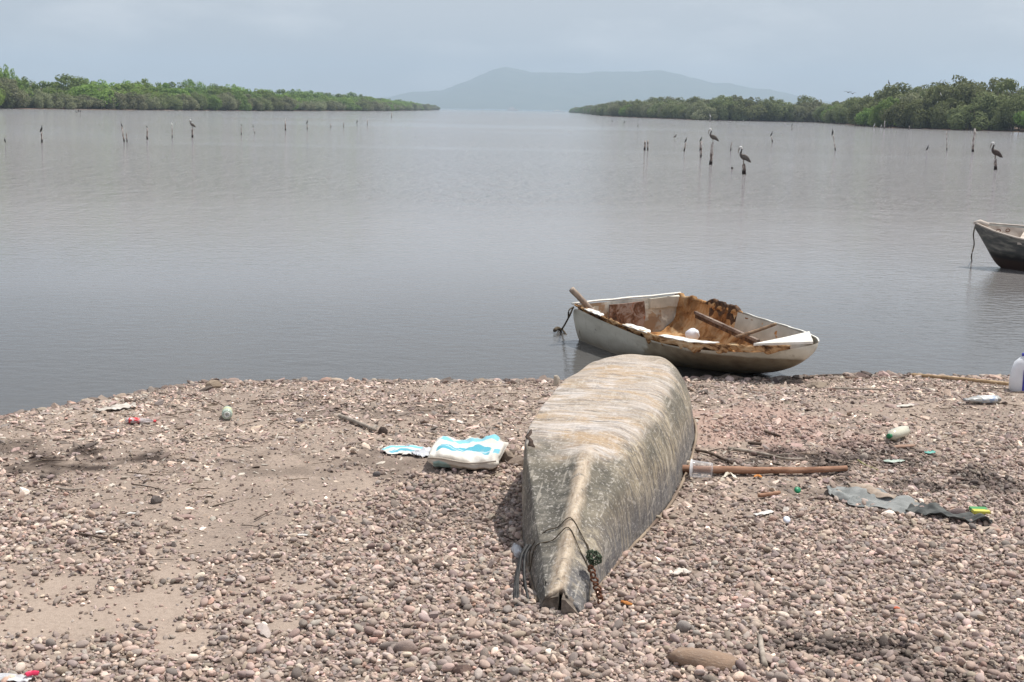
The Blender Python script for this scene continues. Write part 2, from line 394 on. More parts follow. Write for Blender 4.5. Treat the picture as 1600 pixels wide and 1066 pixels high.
for row, dx, h0, h1 in ((1, 9, 6.6, 7.6), (2, 20, 7.6, 8.6)):
    for i_, (x, y) in enumerate(resample(rb, lambda y: 10 if y < 300 else 15 if y < 600 else 34)):
        if y > 1250 and row == 2: continue
        near = y < 300; k = random.choice(['olive', 'olive', 'olive', 'grey'])
        px = 800 + F * x / y; g_ = 1.0
        if near: g_ = 1.22 if px < 1380 else 1.42 if px < 1510 else 1.16 if px < 1575 else 1.36
        tree(x + dx + random.uniform(-2, 2), y + dx * .5 + random.uniform(-3, 3), random.uniform(6, 8.5), random.uniform(h0, h1) * g_, k,
             lbl(k, 'taller second row' if row == 1 else 'tallest back row', 'right', y), 'mangroves of the right bank')
p = at_y(22, 150, 330)
tree(p.x - 2, 330, 4.5, 12.2, 'lime', 'sparse yellow-green tree rising above the left bank mangroves', None)

# ------------------------------------------------------------------ mountain across the bay
MP = np.array([(440, 168), (520, 162), (600, 152), (615, 149), (640, 142), (690, 140.5), (720, 128), (745, 118), (770, 107), (790, 103), (810, 108), (830, 113), (880, 112.5), (905, 114), (930, 112), (960, 112), (1000, 111.5), (1030, 107),
               (1045, 110), (1080, 121), (1110, 128.5), (1145, 131), (1170, 136.5), (1200, 138), (1240, 147), (1260, 154), (1320, 162), (1400, 171)], float)
YM = 7600.
mxs = []; mzs = []
for px, py in MP:
    q = at_y(px, py, YM); mxs.append(q.x); mzs.append(q.z)
xs = np.linspace(mxs[0], mxs[-1], 240); ys = np.linspace(6350, 9200, 60)
XX, YY = np.meshgrid(xs, ys); prof = np.interp(XX, mxs, mzs) + 26 * (fbm(XX / 150, 0 * XX, 4, 77) - .47)
sp = 1 - np.abs(YY - YM) / np.where(YY < YM, 1300, 1700); sp = np.clip(sp, 0, 1)
ridge = np.abs(fbm(XX / 260, YY / 500, 4, 31) - .47) * 2
ZZ = prof * (sp ** 1.1) * (1 - .55 * (1 - sp) * ridge) + np.where(sp > .97, 0, (fbm(XX / 90, YY / 90, 3, 8) - .45) * 26 * sp) + (fbm(XX / 60, YY / 60, 3, 8) - .45) * 7 - 2
V = np.stack([XX, YY, ZZ], -1).reshape(-1, 3)
o = obj('mountain', mesh_data('mountain', V, grid_faces(60, 240)), simple('mountain_scrub', (.05, .075, .03), (.10, .11, .055), .01, .95, .5, 3)); tag(o, kind='structure')

# ------------------------------------------------------------------ haze
V = []; Fc = []; box(V, Fc, -5000, 5000, -60, 9600, -2.2, 330)
hz = obj('haze', mesh_data('haze', V, Fc, False)); hm = bpy.data.materials.new('haze_air'); hm.use_nodes = True
hm.node_tree.nodes.clear(); ho = hm.node_tree.nodes.new('ShaderNodeOutputMaterial'); hv = hm.node_tree.nodes.new('ShaderNodeVolumePrincipled')
hv.inputs['Color'].default_value = (.655, .825, 1.0, 1); hv.inputs['Density'].default_value = 2.6e-4; hv.inputs['Anisotropy'].default_value = .1
hm.node_tree.links.new(hv.outputs[0], ho.inputs['Volume']); hz.data.materials.append(hm); tag(hz, kind='stuff')
hz.visible_shadow = True

# ------------------------------------------------------------------ far ships
shipw = simple('ship_paint', (.75, .76, .78), (.82, .82, .82), 1, .5, 0)
def ship(px, y, Ln, H, label):
    p = at_y(px, 171, y); e = empty('ship', (p.x, y, 0)); tag(e, label, 'ship', 'white ships on the far side of the bay')
    V = []; Fc = []
    for s_, t in ((-.5, .25), (-.46, 1), (.3, 1), (.5, .1)):
        b = Ln * .11 * t
        V += [(Ln * s_, -b, H * .38), (Ln * s_ * .94, -b * .8, -.3), (Ln * s_ * .94, b * .8, -.3), (Ln * s_, b, H * .38)]
    Fc = grid_faces(4, 4) + [(4 * k, 4 * k + 4, 4 * k + 7, 4 * k + 3) for k in range(3)]
    obj('hull', mesh_data('hull', V, Fc, False), shipw, e)
    V = []; Fc = []; box(V, Fc, -Ln * .35, Ln * .2, -Ln * .07, Ln * .07, H * .4, H * .72); box(V, Fc, -Ln * .2, Ln * .08, -Ln * .05, Ln * .05, H * .72, H)
    obj('cabin', mesh_data('cabin', V, Fc, False), shipw, e)
    obj('mast', mesh_data('mast', *tube([(0, 0, H), (0, 0, H * 1.35)], .25, 6)), shipw, e)
ship(801, 3000, 26, 9, 'white ship with a tall cabin below the mountain peak'); ship(872, 3100, 27, 4.2, 'low white ship just left of the right bank tip')
# ================================================================== upturned dugout canoe
def canoe():
    tip = (.215, 4.62); far_ = (.845, 8.05)
    ang = math.atan2(far_[0] - tip[0], far_[1] - tip[1])
    g0 = float(gh(tip[0] + .1, tip[1] + .6))
    e = empty('canoe', (tip[0], tip[1], g0 - .005), -ang)
    tag(e, 'weathered wooden dugout canoe lying upside down on the pebble beach', 'canoe')
    # v, then (u, z) control points from the left gunwale over the bottom to the right gunwale
    S = [(-.03, [(-.075, .0), (-.078, .035), (-.06, .065), (-.04, .085), (-.012, .095), (.02, .085), (.045, .06), (.07, .03), (.085, .0)]),
         (.04, [(-.10, -.01), (-.10, .045), (-.075, .09), (-.045, .095), (-.012, .135), (.02, .095), (.05, .085), (.085, .04), (.10, -.02)]),
         (.25, [(-.16, -.01), (-.165, .08), (-.12, .15), (-.052, .165), (-.018, .230), (.026, .165), (.075, .145), (.10, .09), (.115, -.01)]),
         (.50, [(-.23, -.01), (-.235, .12), (-.20, .24), (-.062, .245), (-.022, .330), (.028, .245), (.115, .235), (.15, .12), (.16, -.01)]),
         (.80, [(-.30, -.01), (-.31, .18), (-.29, .375), (-.085, .352), (-.028, .425), (.038, .360), (.16, .345), (.20, .18), (.215, -.01)]),
         (1.05, [(-.335, -.01), (-.35, .22), (-.345, .435), (-.15, .435), (-.03, .44), (.08, .43), (.185, .40), (.25, .20), (.27, -.01)]),
         (1.5, [(-.375, -.01), (-.385, .22), (-.368, .435), (-.17, .44), (-.02, .445), (.12, .44), (.25, .41), (.33, .20), (.35, -.01)]),
         (2.1, [(-.385, -.01), (-.38, .22), (-.352, .43), (-.17, .44), (0, .445), (.16, .44), (.30, .41), (.38, .20), (.40, -.01)]),
         (2.7, [(-.37, -.01), (-.35, .20), (-.30, .41), (-.15, .435), (.02, .44), (.18, .435), (.31, .40), (.39, .20), (.415, -.01)]),
         (3.15, [(-.32, -.01), (-.29, .20), (-.235, .39), (-.12, .42), (.03, .425), (.17, .42), (.28, .385), (.37, .20), (.395, -.01)]),
         (3.40, [(-.24, -.01), (-.22, .18), (-.17, .35), (-.09, .39), (.03, .40), (.13, .39), (.22, .34), (.31, .18), (.33, -.01)]),
         (3.55, [(-.15, -.01), (-.13, .12), (-.10, .22), (-.04, .27), (.03, .28), (.10, .27), (.15, .22), (.2, .12), (.22, -.01)]),
         (3.60, [(-.08, -.01), (-.07, .05), (-.05, .09), (-.02, .11), (.03, .12), (.07, .11), (.1, .09), (.12, .05), (.13, -.01)])]
    def dense(P):                                                # firm up the chines
        l = lambda p, q, t: (p[0] + (q[0] - p[0]) * t, p[1] + (q[1] - p[1]) * t)
        return [P[0], P[1], l(P[1], P[2], .82), P[2], l(P[2], P[3], .16), P[3], P[4], P[5], l(P[5], P[6], .30), (P[6][0] - .012, P[6][1] - .006), l(P[6], P[7], .62), P[7], P[8]]
    V = [(u, v, z) for v, P in S for u, z in dense(P)]
    me = mesh_data('hull', V, grid_faces(len(S), 13))
    m = Mat('weathered_canoe_wood', .62, .3)
    sepz = m.n('ShaderNodeSeparateXYZ'); m.l(m.tc.outputs['Object'], sepz.inputs[0]); z = sepz.outputs[2]; x = sepz.outputs[0]; y = sepz.outputs[1]
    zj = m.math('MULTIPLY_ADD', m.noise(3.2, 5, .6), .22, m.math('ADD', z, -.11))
    # streaks: across the bottom, down along the flanks
    st_b = m.noise(5, 7, .65, (1.1, 6.5, 1), .8); st_s = m.noise(8, 8, .72, (1.5, 3.6, .55), .5, (.55, 0, 0))
    pale = m.ramp(st_b, [(.30, (.16, .14, .12)), (.40, (.32, .275, .23)), (.47, (.45, .42, .385)), (.55, (.42, .34, .25)), (.64, (.58, .56, .53))])
    pale = m.mix(m.ramp(m.noise(2.1, 5, .65, (1, 2.2, 1), .8), [(.46, 0.), (.60, .75)]), pale, (.42, .30, .17))
    pale = m.mix(m.ramp(m.noise(2.9, 5, .65, (1, 2.4, 2), .8, (.4, .1, 0)), [(.50, 0.), (.60, .6)]), pale, (.64, .62, .60))
    pale = m.mix(m.ramp(m.noise(3.7, 5, .7, (1, 3.0, 1), .9, (.1, .3, 0)), [(.54, 0.), (.64, .6)]), pale, (.17, .16, .155))
    flank = m.ramp(st_s, [(.32, (.11, .098, .082)), (.45, (.19, .165, .13)), (.52, (.36, .31, .215)), (.57, (.50, .44, .32)), (.70, (.58, .54, .45))])
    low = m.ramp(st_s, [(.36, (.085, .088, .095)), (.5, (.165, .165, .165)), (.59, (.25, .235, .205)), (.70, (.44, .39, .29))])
    flank = m.mix(m.ramp(m.noise(2.4, 4, .6, (1, .7, 1), .5), [(.50, 0.), (.60, .5)]), flank, (.12, .11, .095))
    green = m.ramp(m.noise(9, 5, .6), [(.36, (.055, .054, .042)), (.64, (.20, .185, .14))])
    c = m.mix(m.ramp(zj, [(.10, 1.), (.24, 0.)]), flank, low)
    c = m.mix(m.math('MULTIPLY', m.ramp(zj, [(.20, 0.), (.29, 1.), (.38, 1.), (.44, 0.)]), m.ramp(m.noise(2.3, 4, .6, None, .3), [(.42, 0.), (.54, .85)])), c, green)
    c = m.mix(m.ramp(zj, [(.37, 0.), (.425, 1.)]), c, pale)
    # the bow's stem ridge is worn to bare tan wood
    rd = m.math('ABSOLUTE', m.math('ADD', x, .022)); bow = m.ramp(y, [(.78, 1.), (.98, 0.)])
    ridge = m.math('MULTIPLY', m.ramp(m.math('MULTIPLY_ADD', m.noise(14, 3), .03, rd), [(.035, 1.), (.062, 0.)]), bow)
    c = m.mix(ridge, c, m.ramp(m.noise(16, 5, .6, (3, .6, 1)), [(.3, (.30, .235, .17)), (.6, (.58, .50, .385))]))
    # left shoulder: darker grey-green mottling
    lg = m.math('MULTIPLY', m.ramp(m.math('MULTIPLY_ADD', m.noise(4, 4), .3, x), [(-.03 + .0, 1.), (.02, 0.)]) if False else m.ramp(x, [(0., 1.), (.001, 0.)]), m.ramp(m.math('MULTIPLY_ADD', m.noise(5, 4), .25, y), [(.75, 1.), (1.22, 0.)]))
    lg = m.math('MULTIPLY', lg, m.math('SUBTRACT', 1.0, ridge))
    c = m.mix(m.math('MULTIPLY', lg, .85), c, m.ramp(m.noise(11, 6, .7, (1, 1.6, 1)), [(.36, (.045, .044, .038)), (.54, (.12, .118, .10)), (.70, (.32, .30, .26))]))
    sc1 = m.noise(30, 3, .5, (1, .12, .5), 1.5, (.3, .2, .6)); sc2 = m.noise(26, 3, .5, (.1, 1, .6), 1.2, (0, .3, .4))
    c = m.mix(m.ramp(sc1, [(.62, 0.), (.66, .4)]), c, (.56, .53, .46)); c = m.mix(m.ramp(sc2, [(.61, 0.), (.65, .6)]), c, (.10, .10, .09))
    gr = m.noise(16, 8, .8, (2.2, 9, 3), .6); c = m.mix(m.ramp(gr, [(.55, 0.), (.66, .5)]), c, (.095, .085, .075)); c = m.mix(m.ramp(gr, [(.34, .4), (.44, 0.)]), c, (.58, .54, .48)); m.bump(gr, .7, .006)
    sp = m.noise(70, 3, .7); c = m.mix(m.ramp(sp, [(.56, 0.), (.66, .4)]), c, (.12, .11, .10))
    c = m.mix(m.ramp(sp, [(.36, .5), (.44, 0.)]), c, (.62, .60, .56))
    c = m.mix(1.0, c, (.97, .935, .925), 'MULTIPLY'); m.color(c); m.bump(st_b, .5, .006); m.bump(st_s, .55, .007); m.bump(sp, .4, .0025)
    hull = obj('hull', me, m.m, e); subsurf(hull, 3, .030, -1)
    from mathutils import noise
    for v in hull.data.vertices:                                 # adze marks, dents, a notched bow
        p = v.co
        k = noise.fractal(p * 3.2, 1, 2, 3) * .011 + noise.fractal(Vector((p.x * 9, p.y * 4, p.z * 9)), 1, 2, 2) * .0035
        v.co += v.normal * k
        if p.y < .12 and -.03 < p.x < .03: v.co.y += .03 * (1 - p.y / .12) * max(0, 1 - abs(p.x - .005) / .02)
        if p.y < .1: v.co.z += .008 * noise.noise(p * 40); v.co.y += .015 * noise.noise(p * 22)
        if p.z < .03: v.co.x += .006 * noise.noise(Vector((0, p.y * 9, 1 if p.x > 0 else 5)))
    hull.data.update()
    wood = simple('canoe_rim_wood', (.13, .09, .07), (.34, .27, .2), 9, .85, .5, .005, (1, .2, 1))
    endw = simple('stem_end_wood', (.06, .05, .042), (.24, .20, .165), 22, .9, .6, .006)
    for u0, u1 in ((-.082, -.008), (.008, .082)):                  # solid end of the stem, cleft in the middle
        V = []
        for v, k_ in ((.16, .9), (.06, .85), (-.035 if u0 < 0 else -.05, .80)):
            P_ = [(np.interp(v, [s_[0] for s_ in S], [s_[1][q][0] for s_ in S]), np.interp(v, [s_[0] for s_ in S], [s_[1][q][1] for s_ in S])) for q in range(9)]
            for t in np.linspace(0, 1, 6):
                u = (u0 + (u1 - u0) * t) * (1 + v); V.append((u, v + .006 * math.sin(t * 9), float(np.interp(u, [p_[0] for p_ in P_], [p_[1] for p_ in P_])) * k_ - .004))
            V += [(u1 * (1 + v), v, -.004), (u0 * (1 + v), v, -.004)]
        obj('stem_end', mesh_data('stem_end', V, grid_faces(3, 8, True) + [tuple(range(16, 24))], False), endw, e)
    for sgn, idx in ((-1, 0), (1, 8)):                            # gunwale rails along the ground
        P = spline([(P_[idx][0] + sgn * .004, v, .012) for v, P_ in S[1:-1]], 6)
        tube_obj('gunwale', P, [.008] * len(P), wood, e, seg=6, jit=.5)
    # split in the left shoulder
    crk = simple('split_wood', (.03, .022, .018), (.09, .06, .045), 30, .95, .5, .005)
    from mathutils.bvhtree import BVHTree
    bv = BVHTree.FromPolygons([v.co.copy() for v in hull.data.vertices], [tuple(p.vertices) for p in hull.data.polygons]); P = []
    for u, v in ((-.325, 1.14), (-.318, 1.09), (-.322, 1.04), (-.300, .99), (-.290, .95), (-.272, .93)):
        h_ = bv.ray_cast(Vector((u, v, 1)), Vector((0, 0, -1))); P.append(h_[0] + Vector((0, 0, -.001)))
    tube_obj('split', P, [.004, .011, .012, .011, .014, .005], crk, e, seg=6, flat=.45, jit=.9)
    return e, S
CANOE, CS = canoe()
CMW = Matrix.Translation(CANOE.location) @ Euler(CANOE.rotation_euler).to_matrix().to_4x4(); CMI = CMW.inverted()
cv = [s[0] for s in CS]; cl = [s[1][0][0] for s in CS]; crr = [s[1][8][0] for s in CS]
def under_canoe(x, y, m=0.0):
    a = -CANOE.rotation_euler.z; dx = x - CANOE.location.x; dy = y - CANOE.location.y
    u = dx * math.cos(a) - dy * math.sin(a); v = dx * math.sin(a) + dy * math.cos(a)
    return (v > -.02) & (v < 3.6) & (u > np.interp(v, cv, cl) - m) & (u < np.interp(v, cv, crr) + m)
def cl2w(u, v, z): return CMW @ Vector((u, v, z))

# rope, strap, net and rusty chain round the bow
twine = simple('brown_twine', (.035, .028, .02), (.12, .095, .065), 60, .95, .3, .002)
def hullz(u, v):                                                 # height of the canoe's skin
    P = []
    for k in range(9): P.append((np.interp(v, cv, [s[1][k][0] for s in CS]), np.interp(v, cv, [s[1][k][1] for s in CS])))
    return float(np.interp(u, [p[0] for p in P], [p[1] for p in P]))
from mathutils.bvhtree import BVHTree
HULL = [c for c in CANOE.children if c.name.startswith('hull')][0]
BVH = BVHTree.FromPolygons([v.co.copy() for v in HULL.data.vertices], [tuple(p.vertices) for p in HULL.data.polygons])
def skin(pts, lift=.006):
    out = []
    for u, v, z in pts:
        q = Vector((u, v, .5 if z is None else z)); c0 = Vector((-.02, v + .1, -.05))
        d = (q - c0).normalized(); hit = BVH.ray_cast(c0 + d * 1.2, -d)
        if z is None: hit = BVH.ray_cast(Vector((u, v, 1)), Vector((0, 0, -1)))
        out.append(CMW @ ((hit[0] + hit[1] * lift) if hit[0] is not None else q))
    return out
def skin_old(pts, lift=.006):
    return [cl2w(u, v, (hullz(u, v) if z is None else z) + lift) for u, v, z in pts]
P1 = [(-.185, .30, .06), (-.175, .32, .14), (-.13, .34, .215), (-.07, .36, None), (-.02, .37, None), (.03, .33, None), (.075, .27, None), (.11, .20, .14)]
P2 = [(-.18, .27, .05), (-.15, .29, .15), (-.08, .29, None), (-.02, .31, None), (.035, .25, None), (.08, .20, None), (.115, .17, .1)]
V = []; Fc = []
for P in (P1, P2): tube(spline(skin(P, .006), 6), .0024, 6, V=V, Fc=Fc)
tube(spline(skin([(.06, .30, .235), (.1, .27, .24), (.13, .2, .2), (.15, .1, .1), (.15, .04, .03)], .0), 6), .0025, 5, V=V, Fc=Fc)
ro = obj('rope', mesh_data('rope', V, Fc), twine); tag(ro, 'thin dark twine looped over the bow ridge of the upturned canoe', 'rope')
rub = simple('black_strap', (.012, .012, .013), (.05, .05, .05), 30, .6, .4, .004)
V = []; Fc = []
for k in range(5):
    o_ = random.uniform(-.012, .012)
    tube(spline([cl2w(-.185 + o_, .30, .15), cl2w(-.20 + o_, .24, .12), cl2w(-.19 + o_ * 2, .14, .06), cl2w(-.165 + o_ * 3, .04, .015), cl2w(-.15 + o_ * 3, -.02, .004)], 5), [.005 + .002 * random.random()] * 21, 6, V=V, Fc=Fc, jit=.4)
so = obj('strap', mesh_data('strap', V, Fc), rub); tag(so, 'black rubber strap strands hanging down the left of the canoe bow', 'strap')
V = []; Fc = []
for k in range(34):
    c0 = Vector((.105, .165, .17)); P = []
    d = Vector((random.gauss(0, 1), random.gauss(0, 1), random.gauss(0, 1))).normalized()
    for q in range(5): d = (d + Vector((random.gauss(0, .5), random.gauss(0, .5), random.gauss(0, .5)))).normalized(); P.append(CMW @ (c0 + Vector((d.x * .035, d.y * .028, d.z * .038)) * random.uniform(.6, 1.1)))
    tube(spline(P, 3), .0022, 4, V=V, Fc=Fc)
no = obj('net_knot', mesh_data('net_knot', V, Fc), simple('green_net', (.015, .022, .014), (.10, .14, .09), 50, .9, .3, .002)); tag(no, 'tangled knot of dark green net cord on the right of the canoe bow', 'net')
rust = simple('rusty_iron', (.06, .025, .016), (.20, .085, .045), 60, .9, .6, .003)
ch = empty('chain', cl2w(.12, .1, .08)); tag(ch, 'short rusty chain hanging from the green net knot at the canoe bow', 'chain')
lk = bpy.data.meshes.new('link')
V, Fc = tube([(.0085 * math.cos(a), 0, .014 * math.sin(a)) for a in np.linspace(0, 2 * PI, 13)], .0035, 6); lk = mesh_data('link', V, Fc); lk.materials.append(rust)
pts = spline([Vector((-.015, .05, .055)), Vector((-.002, .0, .02)), Vector((.012, -.04, -.015)), Vector((.02, -.075, -.05)), Vector((.012, -.1, -.066))], 3)
for k, p in enumerate(pts[:-4]):
    o = obj('link', lk, None, ch, p, (random.uniform(-.4, .4) + .5, (k % 2) * 1.5, random.uniform(-.4, .4)), 1.15)

# ================================================================== broken white skiff
def skiff():
    A = at_y(893, 475, 11.3); B = at_y(1060, 458, 11.9); C = at_y(1264, 530, 9.35)
    M = (A + B) / 2; M.z = 0; ax = Vector((C.x - M.x, C.y - M.y, 0)); Ln = ax.length; ax.normalize()
    e = empty('skiff', M, math.atan2(ax.y, ax.x))                 # local +x runs to the bow, +y is the side away from the canoe
    tag(e, 'broken white fibreglass skiff with torn brown foam rim, nose aground at the waterline', 'boat')
    W = (B - A).length / 2
    # x/Ln, half width near, far, gunwale z near, far, near chine half width, z, keel z, far chine half width, z
    S = [(0, .61, .61, .345, .38, .50, -.08, -.14, .50, -.08), (.15, .63, .61, .325, .37, .54, -.05, -.14, .54, -.06), (.35, .655, .56, .305, .36, .57, -.01, -.13, .50, -.04),
         (.55, .665, .49, .295, .355, .58, .07, -.10, .42, .0), (.72, .60, .42, .30, .36, .54, .17, -.03, .34, .08), (.85, .45, .33, .33, .37, .41, .26, .05, .26, .15),
         (.94, .26, .24, .345, .365, .23, .30, .155, .19, .24), (1.0, .04, .11, .365, .37, .03, .335, .27, .09, .32)]
    V = []
    for s, gn, gf, zn, zf, cn_, czn, kz, cf, czf in S:
        dz = .0 if s < .05 else .035 if s < .5 else .055 if s < .97 else .01
        zt = zn - dz
        V += [(s * Ln, -gn, zt), (s * Ln, -(gn * .6 + cn_ * .4), zt * .55 + czn * .45), (s * Ln, -cn_, czn), (s * Ln, -cn_ * .5, kz + (czn - kz) * .42), (s * Ln, .02, kz), (s * Ln, cf * .5, kz + (czf - kz) * .4), (s * Ln, cf, czf), (s * Ln, gf * .97, zf * .55 + czf * .45), (s * Ln, gf, zf)]
    Fc = [f[::-1] for f in grid_faces(len(S), 9)] + [tuple(range(9)), tuple(range(63, 72))[::-1]]
    m = Mat('old_gelcoat', .45, .4)
    sp = m.n('ShaderNodeSeparateXYZ'); m.l(m.tc.outputs['Object'], sp.inputs[0])
    n = m.noise(3, 6, .62, (.6, 1, 2.5)); c = m.ramp(n, [(.3, (.44, .42, .35)), (.55, (.60, .58, .50)), (.8, (.66, .64, .57))])
    c = m.mix(m.ramp(m.noise(11, 5, .7, (3, 3, .4)), [(.56, 0.), (.72, .55)]), c, (.27, .235, .175))
    zz = m.math('MULTIPLY_ADD', m.noise(4, 4), .12, m.math('ADD', sp.outputs[2], -.06))
    c = m.mix(m.ramp(zz, [(0.02, .85), (.1, .35), (.17, 0.)]), c, (.20, .165, .12))
    fwd_shade = m.math('MULTIPLY', m.ramp(m.math('MULTIPLY_ADD', m.noise(5, 4), .25, m.math('MULTIPLY', sp.outputs[0], .4)), [(.60, 0.), (.64, 1.)]), m.ramp(m.math('MULTIPLY_ADD', m.noise(6, 4), .05, sp.outputs[2]), [(.25, 1.), (.27, 0.)]))
    c = m.mix(m.math('MULTIPLY', fwd_shade, .95), c, m.ramp(m.noise(7, 5, .65), [(.35, (.17, .13, .085)), (.65, (.33, .275, .19))]))  # bare tan underside forward, its shade painted into the colour
    c = m.mix(m.ramp(m.noise(24, 4, .7), [(.66, 0.), (.71, .8)]), c, (.10, .085, .07)); m.color(c); m.bump(n, .3, .01)
    gel = m.m
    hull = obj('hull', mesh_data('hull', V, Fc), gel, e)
    md = hull.modifiers.new('e', 'EDGE_SPLIT'); md.split_angle = math.radians(60)
    subsurf(hull, 2)
    # foam liner: inner skin, lumpy, with a broken upper lip
    fm = Mat('torn_brown_foam', .95, .1)
    n = fm.noise(7, 7, .65, None, .6); c = fm.ramp(n, [(.28, (.05, .024, .012)), (.40, (.24, .11, .042)), (.5, (.45, .24, .10)), (.68, (.60, .44, .26))])
    c = fm.mix(fm.ramp(fm.noise(2.6, 5, .6), [(.5, 0.), (.64, .6)]), c, (.09, .045, .022)); fm.color(c); fm.bump(n, .9, .02); fm.bump(fm.noise(45, 4, .7), .7, .006)
    foam = fm.m
    nu, nv = 90, 33; V = []
    sx = [s[0] for s in S]
    def sec(s, q):                                                # q 0..1 over the section, near gunwale to far gunwale, inset
        f = lambda k: float(np.interp(s, sx, [r[k] for r in S]))
        gn, gf, zn, zf, cn_, czn, kz, cf, czf = [f(k) for k in range(1, 10)]; kz = max(kz, -.04) + .08
        pts = [(-gn + .05, zn - .02), (-gn * .9 + .05, zn * .45 + czn * .3 + kz * .25), (-cn_ * .75 + .02, kz * .6 + czn * .4 + .03), (0, kz), (cf * .8 - .02, czf * .5 + kz * .5 + .03), (gf * .93 - .05, zf * .5 + czf * .5), (gf - .05, zf - .015)]
        ps_ = np.linspace(0, 1, 7); return float(np.interp(q, ps_, [p[0] for p in pts])), float(np.interp(q, ps_, [p[1] for p in pts]))
    from mathutils import noise
    for i_ in range(nu):
        s = .03 + .80 * i_ / (nu - 1)
        for j in range(nv):
            q = j / (nv - 1); y, z = sec(s, q)
            k = noise.fractal(Vector((s * 9, q * 5, 3)), 1, 2, 4)
            edge = min(q, 1 - q) * 2
            V.append((s * Ln, y + .025 * abs(k) * (1 if q < .5 else -1), z + .07 * (abs(k) - .1) * max(0, edge - .3) + (.05 * max(0, .5 - abs(s - .32) * 6) if .25 < q < .75 else 0)))
    liner = obj('foam_liner', mesh_data('foam_liner', V, grid_faces(nu, nv)), foam, e)
    # inside of the transom, patched white with a bare brown panel
    tm = Mat('patched_transom', .8, .2)
    n = tm.noise(9, 6, .65); c = tm.ramp(n, [(.3, (.33, .31, .27)), (.6, (.56, .54, .48))])
    c = tm.mix(tm.ramp(tm.noise(4.5, 5, .6), [(.55, 0.), (.6, .9)]), c, (.30, .20, .12)); tm.color(c); tm.bump(n, .6, .01)
    V = []; nn_ = 30
    for i_ in range(12):
        for j in range(nn_):
            y = -W + .05 + (2 * W - .1) * j / (nn_ - 1); zt = A.z + (B.z - A.z) * j / (nn_ - 1)
            z = .03 + (zt - .035) * i_ / 11
            V.append((.045 + .012 * noise.fractal(Vector((y * 8, z * 8, 2)), 1, 2, 3) + .03 * (1 - i_ / 11), y, z))
    obj('transom_lining', mesh_data('transom_lining', V, grid_faces(12, nn_)), tm.m, e)
    pm = Mat('bare_transom_panel', .85, .2); n = pm.noise(9, 6, .65, None, .8)
    pm.color(pm.ramp(n, [(.34, (.04, .026, .02)), (.46, (.15, .075, .045)), (.56, (.28, .22, .19)), (.66, (.26, .10, .045))])); pm.bump(n, .6, .01)
    V = []; Fc = []
    pr = [(-.21, .325), (-.02, .33), (.17, .34), (.185, .2), (.15, .07), (-.03, .045), (-.16, .07), (-.22, .2)]
    for x_ in (.062, .082):
        for y, z in pr: V.append((x_ + (.03 * (1 - z / .35)), y - .02, z))
    Fc = [tuple(range(8, 16))] + [(k, (k + 1) % 8, 8 + (k + 1) % 8, 8 + k) for k in range(8)]
    obj('transom_panel', mesh_data('transom_panel', V, Fc, False), pm.m, e)
    for (y0, y1, z0, z1) in ((.22, .42, .26, .36), (-.52, -.36, .2, .31), (.42, .56, .27, .37)):
        V = []; Fc = []; box(V, Fc, .06, .085, y0, y1, z0, z1); V = [(p[0], p[1], p[2] + random.uniform(-.015, .015)) for p in V]
        obj('fibreglass_patch', mesh_data('fibreglass_patch', V, Fc, False), gel, e)
    # transom cap and the torn rims
    white = simple('bare_white_fibreglass', (.62, .60, .54), (.80, .78, .73), 12, .55, .3, .004, None, .4)
    V, Fc = [], []
    P = [(.02, -W + 2 * W * t, A.z + (B.z - A.z) * t + .006 + random.uniform(-.003, .003)) for t in np.linspace(0, 1, 12)]
    tube_obj('transom_cap', P, .016, white, e, seg=8, flat=.6, jit=.3)
    def gun(s, side, inset=0.0):
        gw = float(np.interp(s, sx, [r[1 if side < 0 else 2] for r in S])); z = float(np.interp(s, sx, [r[3 if side < 0 else 4] for r in S])); return Vector((s * Ln, side * (gw - inset), z))
    dark = simple('charred_edge_and_shade', (.03, .018, .012), (.14, .075, .04), 20, .95, .6, .01)  # burnt foam, also the shade sheet under the stringer
    rm_ = Mat('torn_rim_foam', .95, .1); n = rm_.noise(9, 6, .72, (.5, 1, 1.6), .5); rm_.color(rm_.ramp(n, [(.36, (.03, .016, .01)), (.46, (.17, .085, .04)), (.54, (.46, .28, .14)), (.68, (.60, .47, .31))])); rm_.bump(n, .9, .02); rimm = rm_.m
    for side, segs in ((-1, [(.0, .14, .030), (.14, .36, .036), (.34, .56, .038), (.55, .97, .036)]), (1, [(.0, .30, .026), (.24, .42, .04)])):
        if side < 0:
            V = []; n_ = 150; nq = 7
            for k in range(n_):
                s = .02 + .955 * k / (n_ - 1); p = gun(s, -1, .0); big = float(np.interp(s, [0, .12, .3, .5, .8, 1], [.025, .045, .05, .075, .085, .05]))
                dep = big * (.75 + .9 * noise.noise(Vector((s * 24, 2, 0))) + .5 * noise.noise(Vector((s * 70, 5, 0)))); dep = max(dep, .012)
                tp = .006 + .012 * noise.noise(Vector((s * 30, 8, 0)))
                for q in range(nq):
                    f_ = q / (nq - 1); out_ = .012 * math.sin(f_ * PI) + .010 * noise.noise(Vector((s * 60, f_ * 4, 3)))
                    V.append((p.x, p.y - out_ + .012 + f_ * .012 * (1 - s), p.z + tp - dep * f_))
            o = obj('torn_rim', mesh_data('torn_rim', V, grid_faces(n_, nq)), rimm, e); subsurf(o, 1, .022, -1)
            continue
